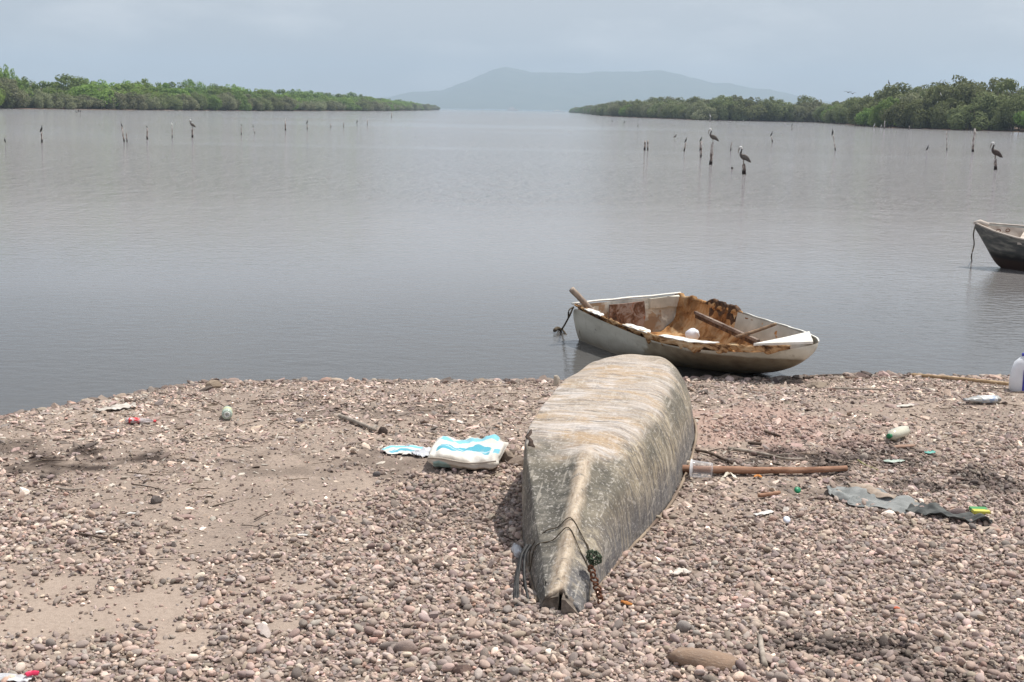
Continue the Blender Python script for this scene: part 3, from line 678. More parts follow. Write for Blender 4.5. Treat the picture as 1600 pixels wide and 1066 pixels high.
        for a, b, r in segs:
            n_ = int((b - a) * 90) + 3; P = []; rr = []
            for k in range(n_):
                s = a + (b - a) * k / (n_ - 1); p = gun(s, side, .022 if side < 0 else .03)
                p.z += (-.034 if side < 0 else -.014) + noise.noise(Vector((s * 26, side, 0))) * .020; p.y += side * noise.noise(Vector((s * 22, side, 4))) * .012
                P.append(p); rr.append(r * (.55 + .75 * abs(noise.noise(Vector((s * 33, side, 9))) + .35)))
            tube_obj('torn_rim', P, rr, foam if (side > 0 or a < .1) else rimm, e, seg=9, flat=.95, jit=.7)
    # jagged humps on the far side and surviving flange strips
    V = []; n_ = 46
    for k in range(n_):
        t = k / (n_ - 1); s = .20 + .24 * t; p = gun(s, 1, .05)
        top = (.035 + .045 * abs(noise.noise(Vector((s * 40, 3, 0)))) + .03 * abs(noise.noise(Vector((s * 110, 7, 0))))) * min(1, t * 6, (1 - t) * 5)
        for q in range(7):
            f_ = q / 6; V.append((p.x + .012 * noise.noise(Vector((s * 50, q, 2))), p.y - .03 * (1 - f_) + .022 * noise.noise(Vector((s * 34, q * .7, 5))), p.z - .20 + (.20 + top) * f_))
    o = obj('burnt_side_foam', mesh_data('burnt_side_foam', V, grid_faces(n_, 7)), dark, e); subsurf(o, 1, .035, 1)
    def flange(s0, s1, side, w0, lift=.012, n_=14):
        V = []; 
        for k in range(n_):
            s = s0 + (s1 - s0) * k / (n_ - 1); ww = w0 * (1 - .5 * abs(2 * k / (n_ - 1) - 1) ** 3) * (1 + .25 * noise.noise(Vector((s * 30, 1, side))))
            a = gun(s, side, .0); b = gun(s, side, ww)
            for p, dz in ((a, lift), (b, lift + .003), (b, lift - .005), (a, lift - .006)): V.append((p.x, p.y, p.z + dz + .002 * math.sin(k * 1.3)))
        Fc = grid_faces(n_, 4, True) + [(0, 1, 2, 3), tuple((n_ - 1) * 4 + q for q in (3, 2, 1, 0))]
        obj('gunwale_flange', mesh_data('gunwale_flange', V, Fc, False), white, e)
    flange(.10, .22, -1, .07, .006); flange(.37, .52, -1, .09, .004); flange(.58, .80, -1, .10, .008, 22); flange(.43, .98, 1, .026, .008, 24)
    # foredeck corner
    V = []; Fc = []
    a, b, c_ = gun(.90, -1), gun(.86, 1), gun(1.0, 1); c_.y = .03; c_.x += .015
    mid = Vector((.895 * Ln, -.0, .36))
    for dz in (.022, .004):
        for p in (a + Vector((.02, .0, .0)), c_, b, mid): V.append((p.x, p.y, p.z + dz))
    Fc = [(0, 1, 2, 3), (7, 6, 5, 4), (0, 4, 5, 1), (1, 5, 6, 2), (2, 6, 7, 3), (3, 7, 4, 0)]
    obj('foredeck', mesh_data('foredeck', V, Fc, False), white, e)
    # pale inner side panel forward, stringer, and a dark sheet as painted shade under it
    inner = simple('grey_white_lining', (.40, .39, .34), (.58, .57, .51), 5, .6, .3, .006)
    V = []
    for k in range(14):
        s = .42 + .52 * k / 13; a = gun(s, 1, .055)
        dp = float(np.interp(s, [.42, .8, .94], [.24, .16, .04])); V += [(a.x, a.y, a.z + .008), (a.x, a.y - .025, a.z - dp * .45), (a.x, a.y - .05, a.z - dp)]
    obj('side_panel', mesh_data('side_panel', V, grid_faces(14, 3)), inner, e)
    V = []; Fc = []
    P0 = Vector((.27 * Ln, .30, .315)); P1_ = Vector((.79 * Ln, -.05, .305))
    dd = (P1_ - P0).normalized(); pp = Vector((-dd.y, dd.x, 0)) * .013
    for p in (P0, P1_):
        for q, dz in ((pp, .012), (-pp, .012), (-pp, -.012), (pp, -.012)): V.append(p + q + Vector((0, 0, dz)))
    Fc = [(0, 4, 5, 1), (1, 5, 6, 2), (2, 6, 7, 3), (3, 7, 4, 0), (0, 1, 2, 3), (7, 6, 5, 4)]
    obj('stringer', mesh_data('stringer', V, Fc, False), simple('stringer_wood', (.09, .055, .04), (.30, .24, .20), 10, .8, .4, .004, (.3, 3, 1)), e)
    V = []; Fc = []
    for p in (P0, P1_):
        for dz, q in ((-.012, 0), (-.012, 1), (-.05, 1), (-.05, 0)): V.append(p + pp * (q * .6) + Vector((0, 0, dz)))
    Fc = [(0, 4, 5, 1), (1, 5, 6, 2), (2, 6, 7, 3), (3, 7, 4, 0), (0, 1, 2, 3), (7, 6, 5, 4)]
    obj('ledge_shade', mesh_data('ledge_shade', V, Fc, False), dark, e)
    return e, Ln, W
SK, SKL, SKW = skiff()
SKM = Matrix.Translation(SK.location) @ Euler(SK.rotation_euler).to_matrix().to_4x4()
grey_wood = simple('grey_pole_wood', (.20, .15, .12), (.40, .33, .27), 18, .85, .5, .004, (1, 1, .3))
def pole(name, cat, label, P, r, mat, jit=.12, seg=8):
    P = spline(P, 5); n = len(P); rr = [r[0] + (r[1] - r[0]) * k / (n - 1) for k in range(n)] if hasattr(r, '__len__') else [r] * n
    return tag(tube_obj(name, P, rr, mat, None, seg=seg, jit=jit), label, cat)
pole('wooden_pole', 'pole', 'round grey pole leaning out over the left corner of the white skiff', [at_y(893, 452, 11.15), at_y(912, 472, 11.2), at_y(930, 492, 11.25)], (.028, .03), grey_wood)
pole('wooden_stick', 'stick', 'thin brown stick lying across the forward rim of the white skiff', [at_y(1150, 527, 9.95), at_y(1182, 517, 9.98), at_y(1213, 506, 10.0)], (.016, .013), simple('brown_stick', (.13, .08, .05), (.30, .21, .14), 20, .9, .4, .003))
V, Fc = lathe([(.0, 0), (.05, 0), (.058, .01), (.058, .05), (.05, .075), (.022, .09), (.02, .10), (0, .10)], 16)
p = at_y(1077, 527, 10.5)
o = obj('container', mesh_data('container', V, Fc), simple('white_plastic', (.72, .74, .80), (.84, .86, .9), 4, .35, .05), loc=(p.x, p.y, p.z), rot=(.9, .3, .6)); tag(o, 'small white plastic container lying inside the broken skiff', 'container')
P = [at_y(896, 480, 11.3), at_y(888, 497, 11.28), at_z(878, 514, .02), at_z(871, 514, .015)]
V = []; Fc = []; tube(spline(P, 6), .009, 6, V=V, Fc=Fc); tube(spline([P[1], at_y(889, 485, 11.2), P[0]], 4), .007, 6, V=V, Fc=Fc); tube(spline([P[2], at_z(884, 522, .0), at_z(889, 530, -.03)], 5), .009, 6, V=V, Fc=Fc); tube(spline([at_z(866, 516, .03), at_z(872, 513, .035), at_z(878, 517, .01)], 3), .018, 6, V=V, Fc=Fc, jit=.6)
o = obj('mooring_rope', mesh_data('mooring_rope', V, Fc), twine); tag(o, 'dark mooring rope from the skiff corner down into the water', 'rope')

# ================================================================== pirogue at the right edge
def pirogue():
    A = at_y(1526, 347, 17.9); e = empty('rowing_boat', (A.x, A.y, 0))
    th = -.50; e.rotation_euler = Euler((0, 0, th)); e.rotation_euler = (Matrix.Rotation(th, 3, 'Z') @ Matrix.Rotation(.16, 3, 'X')).to_euler()
    tag(e, 'old grey wooden boat afloat at the right, bow towards the middle of the lagoon', 'boat')
    Ln = 4.6; H = A.z
    S = [(0, .02, H, .01, H * .86), (.10, .09, H * .96, .03, H * .62), (.22, .17, H * .925, .05, H * .30), (.36, .25, H * .89, .08, -.04), (.75, .40, H * .82, .18, -.12), (1.4, .52, H * .76, .32, -.16), (2.6, .58, H * .74, .40, -.16), (3.8, .54, H * .76, .34, -.12), (4.6, .40, H * .8, .24, -.02)]
    V = []
    for x, gw, zg, bw, kz in S:
        for u, z in ((-gw, zg), (-(gw * .55 + bw * .45) * .98, zg * .45 + kz * .55), (-bw, kz + .02), (0, kz), (bw, kz + .02), ((gw * .55 + bw * .45) * .98, zg * .45 + kz * .55), (gw, zg)): V.append((x, u, z))
    Fc = [f[::-1] for f in grid_faces(len(S), 7)]; k = (len(S) - 1) * 7; Fc.append((k, k + 1, k + 2, k + 3, k + 4, k + 5, k + 6))
    m = Mat('boat_hull_paint', .6, .3); sp = m.n('ShaderNodeSeparateXYZ'); m.l(m.tc.outputs['Object'], sp.inputs[0])
    n = m.noise(5, 6, .65, (.4, 1, 2)); c = m.ramp(n, [(.34, (.04, .052, .056)), (.50, (.10, .10, .095)), (.66, (.25, .24, .21))])
    zj = m.math('MULTIPLY_ADD', n, .1, sp.outputs[2]); c = m.mix(m.ramp(zj, [(.27, 1.), (.35, 0.)]), c, (.02, .018, .018))
    c = m.mix(m.ramp(zj, [(.20, .6), (.24, 0.)]), c, (.06, .03, .02)); m.color(c); m.bump(n, .3, .01)
    hull = obj('hull', mesh_data('hull', V, Fc), m.m, e); subsurf(hull, 2, .03, 1)
    pale = simple('sun_bleached_wood', (.40, .34, .29), (.62, .56, .50), 9, .8, .4, .005, (.3, 2, 1)); teal = simple('faded_teal_paint', (.05, .085, .09), (.14, .19, .19), 9, .7, .3, .004)
    V = []
    for x, gw, zg, bw, kz in S[1:-1]:
        for u, z in ((-gw + .045, zg - .01), (-bw * .9, kz + .16), (bw * .9, kz + .16), (gw - .045, zg - .01)): V.append((x, u, z))
    o = obj('inner_lining', mesh_data('inner_lining', V, grid_faces(len(S) - 2, 4)), pale, e)
    for s_ in (-1, 1):
        P = spline([(x, s_ * gw, zg + .012) for x, gw, zg, bw, kz in S], 4); tube_obj('gunwale', P, .013, pale, e, seg=6)
    V = []; Fc = []; box(V, Fc, .62, .82, -.34, .34, H * .70, H * .70 + .03); obj('thwart', mesh_data('thwart', V, Fc, False), pale, e)
    V = []; Fc = []; box(V, Fc, 1.9, 2.15, -.58, .58, H * .62, H * .62 + .03); obj('thwart', mesh_data('thwart', V, Fc, False), pale, e)
    V = []; Fc = []; box(V, Fc, .95, 1.5, .26, .46, H * .66, H * .66 + .09); obj('locker', mesh_data('locker', V, Fc, False), teal, e)
    for x_, y_ in ((.30, .19), (.42, .24), (.36, .02)):
        V, Fc = tube([(.028 * math.cos(a), 0, .028 * math.sin(a)) for a in np.linspace(0, 2 * PI, 11)], .006, 5); obj('ring', mesh_data('ring', V, Fc), rust, e, (x_, y_ - .05, H * .80), (.5, 0, .3))
    V = []; Fc = []; tube([(-.02, -.03, H + .005), (.06, .0, H + .02), (.18, .0, H * .97)], [.02, .035, .03], 7, V=V, Fc=Fc); obj('stem_cap', mesh_data('stem_cap', V, Fc), pale, e)
    P = [at_y(1525, 349, 17.88), at_y(1521, 366, 17.8), at_y(1522, 382, 17.7), at_y(1518, 400, 17.6), at_z(1519, 409, -.05)]
    tag(tube_obj('bow_rope', spline(P, 5), .009, twine), 'thin rope hanging from the bow of the grey boat at right into the water', 'rope')
pirogue()
#@@PART3
# ================================================================== stakes and birds
stake_m = Mat('lagoon_stake', .9, .2); n = stake_m.noise(7, 5, .65, (1, 1, .5)); sp_ = stake_m.n('ShaderNodeSeparateXYZ'); stake_m.l(stake_m.tc.outputs['Object'], sp_.inputs[0])
c = stake_m.ramp(n, [(.36, (.09, .06, .05)), (.46, (.30, .25, .22)), (.6, (.62, .58, .55))])
c = stake_m.mix(stake_m.ramp(sp_.outputs[2], [(.12, 1.), (.2, 0.)]), c, (.03, .02, .018)); stake_m.color(c); stake_m.bump(n, .4, .02)
def stake(p0, p1, r, label, white=False, group='stakes standing in the lagoon'):
    b = at_z(*p0); t = at_y(p1[0], p1[1], b.y); d = t - b; P = [(0, 0, -.5)]
    ln = d.length
    for k in range(5):
        f = k / 4; P.append(d * f + Vector((random.uniform(-1, 1), 0, 0)) * ln * .02 * (0 < k < 4))
    o = tube_obj('stake', P, [r * .9, r * .9, r * .85, r * .8, r * .78, r * .62], stake_m.m, None, seg=7, jit=.3); o.location = b
    tag(o, label, 'stake', group); return t
feather = {'black': simple('black_plumage', (.010, .010, .011), (.04, .036, .034), 12, .6, .2, .01), 'brown': simple('grey_brown_plumage', (.055, .045, .038), (.15, .13, .115), 9, .7, .4, .02),
           'white': simple('white_plumage', (.70, .69, .66), (.85, .85, .83), 9, .7, .2, .01), 'dkneck': simple('dark_neck_plumage', (.04, .028, .024), (.09, .065, .055), 9, .7, .2, .01)}
beakm = simple('horn_beak', (.10, .08, .06), (.28, .22, .16), 9, .6, .1, .01)
def body_mesh(name, P, rr, seg=12, flat=1.0):
    Q = spline(P, 4); n = len(Q); R_ = np.interp(np.linspace(0, len(P) - 1, n), range(len(P)), rr)
    return mesh_data(name, *tube(Q, list(R_), seg, flat=flat))
BM = {}
BM['c_body'] = body_mesh('body', [(-.26, 0, .02), (-.18, 0, .16), (-.11, 0, .28), (-.03, 0, .42), (.04, 0, .56), (.075, 0, .68), (.065, 0, .78), (.07, 0, .88), (.10, 0, .94), (.15, 0, .955)], [.02, .05, .09, .125, .115, .07, .042, .036, .042, .022])
BM['c_beak'] = body_mesh('beak', [(.14, 0, .955), (.21, 0, .955), (.28, 0, .94)], [.018, .012, .004], 6)
BM['c_wing'] = body_mesh('wing', [(.02, 0, .60), (-.04, 0, .45), (-.12, 0, .28), (-.20, 0, .14)], [.03, .07, .06, .01], 8)
BM['p_body'] = body_mesh('body', [(-.40, 0, .13), (-.30, 0, .22), (-.16, 0, .33), (.0, 0, .40), (.12, 0, .47), (.19, 0, .56), (.185, 0, .66), (.15, 0, .76), (.15, 0, .86), (.19, 0, .93)], [.02, .07, .135, .165, .13, .075, .05, .042, .04, .045])
BM['p_head'] = body_mesh('head', [(.155, 0, .84), (.165, 0, .90), (.20, 0, .945), (.25, 0, .94), (.29, 0, .91)], [.044, .05, .056, .045, .022])
BM['p_beak'] = body_mesh('beak', [(.27, 0, .92), (.31, 0, .83), (.335, 0, .70), (.345, 0, .56)], [.024, .03, .022, .006], 7)
BM['p_wing'] = body_mesh('wing', [(.10, 0, .50), (-.02, 0, .42), (-.20, 0, .27), (-.38, 0, .11)], [.04, .11, .09, .012], 8)
BM['leg'] = body_mesh('leg', [(0, 0, .34), (.01, 0, .14), (0, 0, .0)], [.03, .014, .014], 5)
def bird(kind, pos, h, face, label, col='black', cat='cormorant', group=None, lean=0.0):
    e = empty({'c': 'cormorant', 'p': 'pelican', 'e': 'egret'}[kind], pos, 0 if face > 0 else PI); e.scale = (h, h, h); e.rotation_euler = (0, -lean, e.rotation_euler.z + random.uniform(-.35, .35))
    tag(e, label, cat, group); k = 'p_' if kind == 'p' else 'c_'
    def part(nm, mk, mt, y=0, sy=1):
        me = BM[mk]; key = mk + mt.name
        if key not in BM: BM[key] = me.copy(); BM[key].name = nm; BM[key].materials.append(mt)
        o = obj(nm, BM[key], None, e, (0, y, 0))
        if sy != 1: o.scale = (1, sy, 1)
        return o
    fm_ = feather[col]
    part('body', k + 'body', fm_); part('beak', k + 'beak', beakm)
    for y in (-.10, .10): part('wing', k + 'wing', fm_ if col != 'white' else feather['white'], y * (1.15 if kind == 'p' else .8), .35)
    if kind == 'p': part('head', 'p_head', feather['white'])
    for y in (-.04, .04): part('leg', 'leg', beakm, y)
def perched(kind, top, foot, face, label, col='black', cat='cormorant', base=None, lean=0.0, r=.03, slabel=None, group=None, white=False):
    """bird px top, px foot; base = waterline pixel of its stake"""
    b = at_z(*base)
    if slabel: stake(base, foot, r, slabel)
    t = at_y(foot[0], foot[1], b.y); hpx = at_y(foot[0], top, b.y).z - t.z
    bird(kind, t - Vector((0, 0, .02)), hpx, face, label, col, cat, group, lean)
# left side of the lagoon
perched('c', 214, (7, 222.5), -1, 'dark cormorant low on the water at the left edge of the lagoon', base=(7, 224), lean=.2)
perched('c', 195, (65, 207), 1, 'cormorant upright on the white-topped stake nearest the left edge', base=(65.5, 223), slabel='white-topped stake under the cormorant nearest the left edge', r=.05)
perched('c', 172, (119, 177), -1, 'leftmost of three tiny dark birds clustered before the left bank', base=(119, 182), slabel='left short stake of the bird cluster before the left bank')
perched('c', 170, (123, 176), 1, 'middle of three tiny dark birds clustered before the left bank', base=(123, 181))
perched('c', 171, (126, 176), 1, 'rightmost of three tiny dark birds clustered before the left bank', base=(126, 182), slabel='right short stake of the bird cluster before the left bank')
perched('c', 191, (190, 198), -1, 'hunched cormorant on the slanting stake left of centre-left water', base=(194, 222), slabel='slanting stake with a hunched cormorant, beside a short stake', r=.05)
stake((198.5, 222), (197.5, 208), .04, 'short bare stake just right of the slanting cormorant stake')
perched('c', 194.5, (230, 200), -1, 'crouching black cormorant on a pale stake', base=(230, 218), slabel='pale stake holding the crouching black cormorant', r=.055, lean=-.3)
perched('e', 190.5, (268.5, 196), -1, 'small white egret on a faint stake left of the tall pelican', 'white', 'egret', base=(269, 216), slabel='faint thin stake under the small white egret', r=.03)
perched('p', 186, (300.5, 200), -1, 'white-headed pelican on a stake in the left half of the lagoon', 'brown', 'pelican', base=(300.5, 215), slabel='thick mottled stake under the left pelican', r=.07)
perched('c', 193, (377, 197), -1, 'black bird crouched on the thin stake right of the left pelican', base=(377, 211), slabel='thin stake right of the left pelican', r=.035)
perched('c', 194.5, (395.5, 199.5), -1, 'black bird on a short leaning stake', base=(398.5, 209), slabel='short leaning stake with a black bird, paired with a thin one')
perched('e', 184, (446, 190), 1, 'white bird on a pinkish stake near the middle of the left water', 'white', 'egret', base=(446, 204), slabel='pinkish stake under the white bird mid-left', r=.07)
perched('c', 187, (480, 194), 1, 'cormorant on the stake right of the white bird', base=(480, 202), slabel='stake under the cormorant right of the white bird', r=.05)
for x, y0, y1, lb_ in ((517, 193, 199, 'tiny faint stake, first of the far row before the hazy gap'), (537, 191, 199, 'thin dark stake, second of the far row'), (574, 187, 196, 'thin dark stake, last of the far row'), (612, 176, 184, 'pale distant stake off the left bank tip'), (754, 169, 176, 'lone distant marker stake in mid channel')):
    stake((x, y1), (x, y0), .04 if y1 > 185 else .09, lb_)
perched('c', 187, (558, 193), 1, 'small cormorant on a stub in the far stake row', base=(558, 197), slabel='stub stake under the small cormorant in the far row')
# right side
for x, y0, y1 in ((956.5, 186.5, 191), (975.5, 188, 193.5), (996.5, 194, 198.5)):
    perched('c', y0, (x, y1), -1 if x < 960 else 1, {956.5: 'leftmost of three small cormorants low on the water off the right bank', 975.5: 'middle of three small cormorants low on the water off the right bank', 996.5: 'rightmost of three small cormorants low on the water off the right bank'}[x], base=(x, y1 + .4), group='low cormorants off the right bank')
stake((1007.3, 235), (1008, 220), .06, 'left of two close bare stakes in open water'); stake((1012, 235), (1012.5, 218.5), .045, 'right of two close bare stakes in open water')
perched('p', 208, (1055, 215.5), 1, 'small grey pelican low on the water', 'brown', 'pelican', base=(1055, 216.5))
perched('c', 214, (1071.5, 223), 1, 'upright cormorant on a short dark stake left of the tall pelicans', base=(1069, 236.5), slabel='short dark stake left of the pelican stakes', r=.05)
perched('c', 213, (1095, 221.5), 1, 'cormorant on the close pair of stakes beside the tall pelican', base=(1093.5, 235.5), slabel='dark stake of the close pair under a cormorant', r=.045)
stake((1095, 246.5), (1096.5, 221), .045, 'paler longer stake of the close pair beside the cormorant')
perched('p', 200, (1114, 222.5), -1, 'white-headed pelican with raised neck on the tall leaning stake', 'brown', 'pelican', base=(1110, 257.5), slabel='tall leaning mottled stake under the raised-neck pelican', r=.08)
perched('p', 227.5, (1162, 256), -1, 'largest pelican, grey-brown, perched on the stump nearest the camera', 'brown', 'pelican', base=(1163, 272.5), slabel='thick split stump under the largest pelican', r=.085)
stake((1141.5, 236), (1143.5, 222), .035, 'thin stake behind the largest pelican'); stake((1144, 264), (1144, 261), .05, 'stub barely above the water left of the largest pelican')
perched('e', 178, (1109.5, 184), -1, 'white bird on a stake close to the right bank trees', 'white', 'egret', base=(1109.5, 190.5), slabel='white stake close to the right bank trees', r=.12)
perched('e', 187, (1161.5, 189.5), -1, 'tiny white bird before the right bank trees', 'white', 'egret', base=(1161.5, 191.5))
perched('c', 204.5, (1205.5, 213), 1, 'cormorant on a crooked pale stake in front of the right bank', base=(1207, 222.5), slabel='crooked pale stake in front of the right bank', r=.05)
perched('c', 192.5, (1237.5, 198), 1, 'small dark bird on a short white stake near the bank', base=(1237, 203), slabel='short white stake near the bank', r=.06)
stake((1226.5, 197.5), (1226.5, 192), .05, 'faint short stake left of the small dark bird')
perched('c', 200.5, (1302, 211), 1, 'black cormorant hunched on top of a long thin stake', base=(1305, 235.5), slabel='long thin stake under the hunched cormorant', r=.04, lean=.3)
perched('c', 225.5, (1449, 235.5), 1, 'black cormorant sitting just above the water, on no visible stake', base=(1449, 236.5))
stake((1479.5, 235.5), (1479, 205.5), .035, 'thin tall bare stake right of the low black cormorant')
stake((1520, 237.5), (1523, 201), .085, 'thick crooked stake with a white top, tallest bare one')
stake((1382, 201.5), (1382.5, 189), .11, 'pale stake at the foot of the big right trees'); stake((1420.5, 203), (1421, 197), .09, 'short pale stake in front of the big right trees')
perched('p', 221, (1555, 248.5), -1, 'dark-necked pelican on the reddish stake nearest the right edge', 'dkneck', 'pelican', base=(1555.5, 265.5), slabel='reddish white-streaked stake nearest the right edge', r=.08)
for x, lb_ in ((1366, 'left of two white birds wading at the right bank'), (1377, 'right of two white birds wading at the right bank')):
    perched('e', 192 if x < 1370 else 194, (x, 199), 1, lb_, 'white', 'egret', base=(x, 199.6))
# birds in the tree tops, set on whatever crown the line of sight meets
bpy.context.view_layer.update(); dg = bpy.context.evaluated_depsgraph_get(); hz.hide_viewport = True; bpy.context.view_layer.update(); dg = bpy.context.evaluated_depsgraph_get()
def roost(px, py, hpx, kind, col, label, cat):
    for dy in range(0, 16, 2):
        d = ray(px, py + dy).normalized(); hit, loc, nr_, ix, ob, mt = sc.ray_cast(dg, Vector((0, 0, CAMZ)) + d * 60, d)
        if hit and loc.z > 1.2:
            bird(kind, loc + Vector((0, -.3, -.05)), hpx / F * loc.y, random.choice((-1, 1)), label, col, cat); return
for a_ in ((1388, 125, 8, 'c', 'black', 'dark bird on the tallest treetop of the right bank', 'cormorant'), (1363, 137, 6, 'c', 'black', 'dark bird on the left shoulder of the big right trees', 'cormorant'), (1357, 139, 6, 'c', 'black', 'dark bird at the left end of the big right trees', 'cormorant'),
           (1388, 131, 5, 'e', 'white', 'white bird just under the dark treetop bird', 'egret'), (1373, 150, 5, 'e', 'white', 'white bird roosting in the left crown of the big right trees', 'egret'), (1469, 150, 6, 'e', 'white', 'white bird roosting mid-crown in the big right trees', 'egret'),
           (1463, 165, 7, 'e', 'white', 'white bird low in the big right trees', 'egret'), (1406, 155, 4, 'e', 'white', 'small white bird left of mid-crown in the big right trees', 'egret'), (1250, 152, 4, 'e', 'white', 'white bird on the low trees left of the big right trees', 'egret')):
    roost(*a_)
for a_ in ((1325, 145, 'dark bird gliding above the gap in the right bank trees'), (1332, 147, 'second dark bird gliding above the gap in the right bank trees')):
    p = at_y(a_[0], a_[1], 280); V = [(-.9, 0, .25), (-.4, .1, .32), (0, .2, .12), (.4, .1, .32), (.9, 0, .25), (-.4, -.16, .3), (0, -.35, .08), (.4, -.16, .3)]
    e = empty('gliding_bird', p); tag(e, a_[2], 'bird'); V2 = V + [(x, y, z - .04) for x, y, z in V]
    Fc = [(0, 5, 1), (1, 5, 6, 2), (2, 6, 7, 3), (3, 7, 4), (8, 9, 13), (9, 10, 14, 13), (10, 11, 15, 14), (11, 12, 15), (0, 1, 9, 8), (1, 2, 10, 9), (2, 3, 11, 10), (3, 4, 12, 11), (5, 0, 8, 13), (6, 5, 13, 14), (7, 6, 14, 15), (4, 7, 15, 12)]
    obj('wing', mesh_data('wing', V2, Fc), feather['black'], e); obj('body', body_mesh('body', [(0, -.5, .02), (0, -.2, .06), (0, .2, .08), (0, .5, .1)], [.03, .09, .10, .02], 8), feather['black'], e)
hz.hide_viewport = False

# ================================================================== gravel
pal = np.array([(.30, .235, .205), (.25, .215, .20), (.36, .285, .235), (.19, .165, .16), (.29, .21, .195), (.235, .185, .185), (.42, .36, .305), (.33, .245, .21), (.215, .205, .20), (.27, .23, .185), (.50, .45, .40), (.33, .20, .16), (.12, .105, .10)])
pw = np.array([16, 13, 13, 8, 11, 10, 6, 10, 8, 8, 2, 2, 3.]); pw /= pw.sum()
def pebble_proto(seed, sub=2, lump=.22, sharp=0):
    r = np.random.default_rng(seed); bm = bmesh.new(); bmesh.ops.create_icosphere(bm, subdivisions=sub, radius=1)
    from mathutils import noise
    e2 = r.uniform(.62, .95); off = Vector(r.uniform(0, 99, 3))
    for v in bm.verts:
        n = noise.fractal(v.co * .8 + off, 1, 2, 2) * lump * 1.6; v.co *= 1 + n
        p = 2.0 + .5 * seed % 1
        v.co.y *= e2
        if sharp:
            for k in range(3):
                d = Vector(_d[(seed * 3 + k) % 40]); t = v.co.dot(d)
                if t > .55: v.co -= d * (t - .55)
    me = bpy.data.meshes.new('pebble'); bm.to_mesh(me); bm.free(); me.polygons.foreach_set('use_smooth', [not sharp] * len(me.polygons)); return me
_d = rng.normal(size=(40, 3)); _d /= np.linalg.norm(_d, axis=1)[:, None]
def stone_mat(name, inst):
    m = Mat(name, .82, .25)
    if inst:
        a = m.n('ShaderNodeAttribute'); a.attribute_type = 'INSTANCER'; a.attribute_name = 'col'; base = a.outputs['Color']
    else:
        a = m.n('ShaderNodeObjectInfo'); base = a.outputs['Color']
    n = m.noise(1.6, 5, .65); n2 = m.noise(7, 3, .7)
    c = m.mix(m.ramp(n, [(.35, .55), (.65, 0.)]), base, m.mix(.5, base, (.10, .08, .075))); c = m.mix(m.ramp(n2, [(.58, 0.), (.7, .4)]), c, (.48, .43, .38))
    m.color(c); m.bump(n2, .25, .04); return m.m
SMI = stone_mat('pebble_stone_mix', True); SMO = stone_mat('pebble_stone', False)
P_round = [pebble_proto(k) for k in range(9)]; P_sharp = [pebble_proto(20 + k, 2, .3, 1) for k in range(7)]
def scatter(name, meshes, mat, P, Rt, Sc, Cl, label=None):
    coll = bpy.data.collections.new(name + '_shapes')
    for k, m_ in enumerate(meshes):
        mm = m_.copy(); mm.materials.clear(); mm.materials.append(mat); o_ = bpy.data.objects.new('%s_shape_%02d' % (name, k), mm); coll.objects.link(o_)
    n = len(P); me = bpy.data.meshes.new(name); me.vertices.add(n); me.vertices.foreach_set('co', P.astype(np.float32).ravel())
    for nm, ar in (('rot', Rt), ('scl', Sc), ('col', Cl)):
        at = me.attributes.new(nm, 'FLOAT_VECTOR', 'POINT'); at.data.foreach_set('vector', ar.astype(np.float32).ravel())
    at = me.attributes.new('idx', 'INT', 'POINT'); at.data.foreach_set('value', rng.integers(0, len(meshes), n).astype(np.int32))
    o = obj(name, me); ng = bpy.data.node_groups.new(name, 'GeometryNodeTree')
    ng.interface.new_socket('Geometry', in_out='INPUT', socket_type='NodeSocketGeometry'); ng.interface.new_socket('Geometry', in_out='OUTPUT', socket_type='NodeSocketGeometry')
    A_ = ng.nodes.new; gi = A_('NodeGroupInput'); go = A_('NodeGroupOutput'); ci = A_('GeometryNodeCollectionInfo'); ci.inputs[0].default_value = coll; ci.inputs[1].default_value = True; ci.inputs[2].default_value = True
    ip = A_('GeometryNodeInstanceOnPoints'); ip.inputs['Pick Instance'].default_value = True
    def na(nm, t):
        x = A_('GeometryNodeInputNamedAttribute'); x.data_type = t; x.inputs[0].default_value = nm; return x.outputs[0]
    lk_ = ng.links.new; lk_(gi.outputs[0], ip.inputs['Points']); lk_(ci.outputs[0], ip.inputs['Instance']); lk_(na('idx', 'INT'), ip.inputs['Instance Index'])
    er = A_('FunctionNodeEulerToRotation'); lk_(na('rot', 'FLOAT_VECTOR'), er.inputs[0]); lk_(er.outputs[0], ip.inputs['Rotation']); lk_(na('scl', 'FLOAT_VECTOR'), ip.inputs['Scale']); lk_(ip.outputs[0], go.inputs[0])
    md = o.modifiers.new('scatter', 'NODES'); md.node_group = ng; tag(o, kind='stuff'); return o
def stone_cols(n, spread=.22, bright=1.0):
    c = (pal[rng.choice(len(pal), n, p=pw)] * .92 + np.array([.37, .295, .25]) * .44) * np.array([1.0, .985, .965]) * np.exp(rng.normal(0, spread, (n, 1))) * rng.uniform(.97, 1.03, (n, 3)); return c * bright
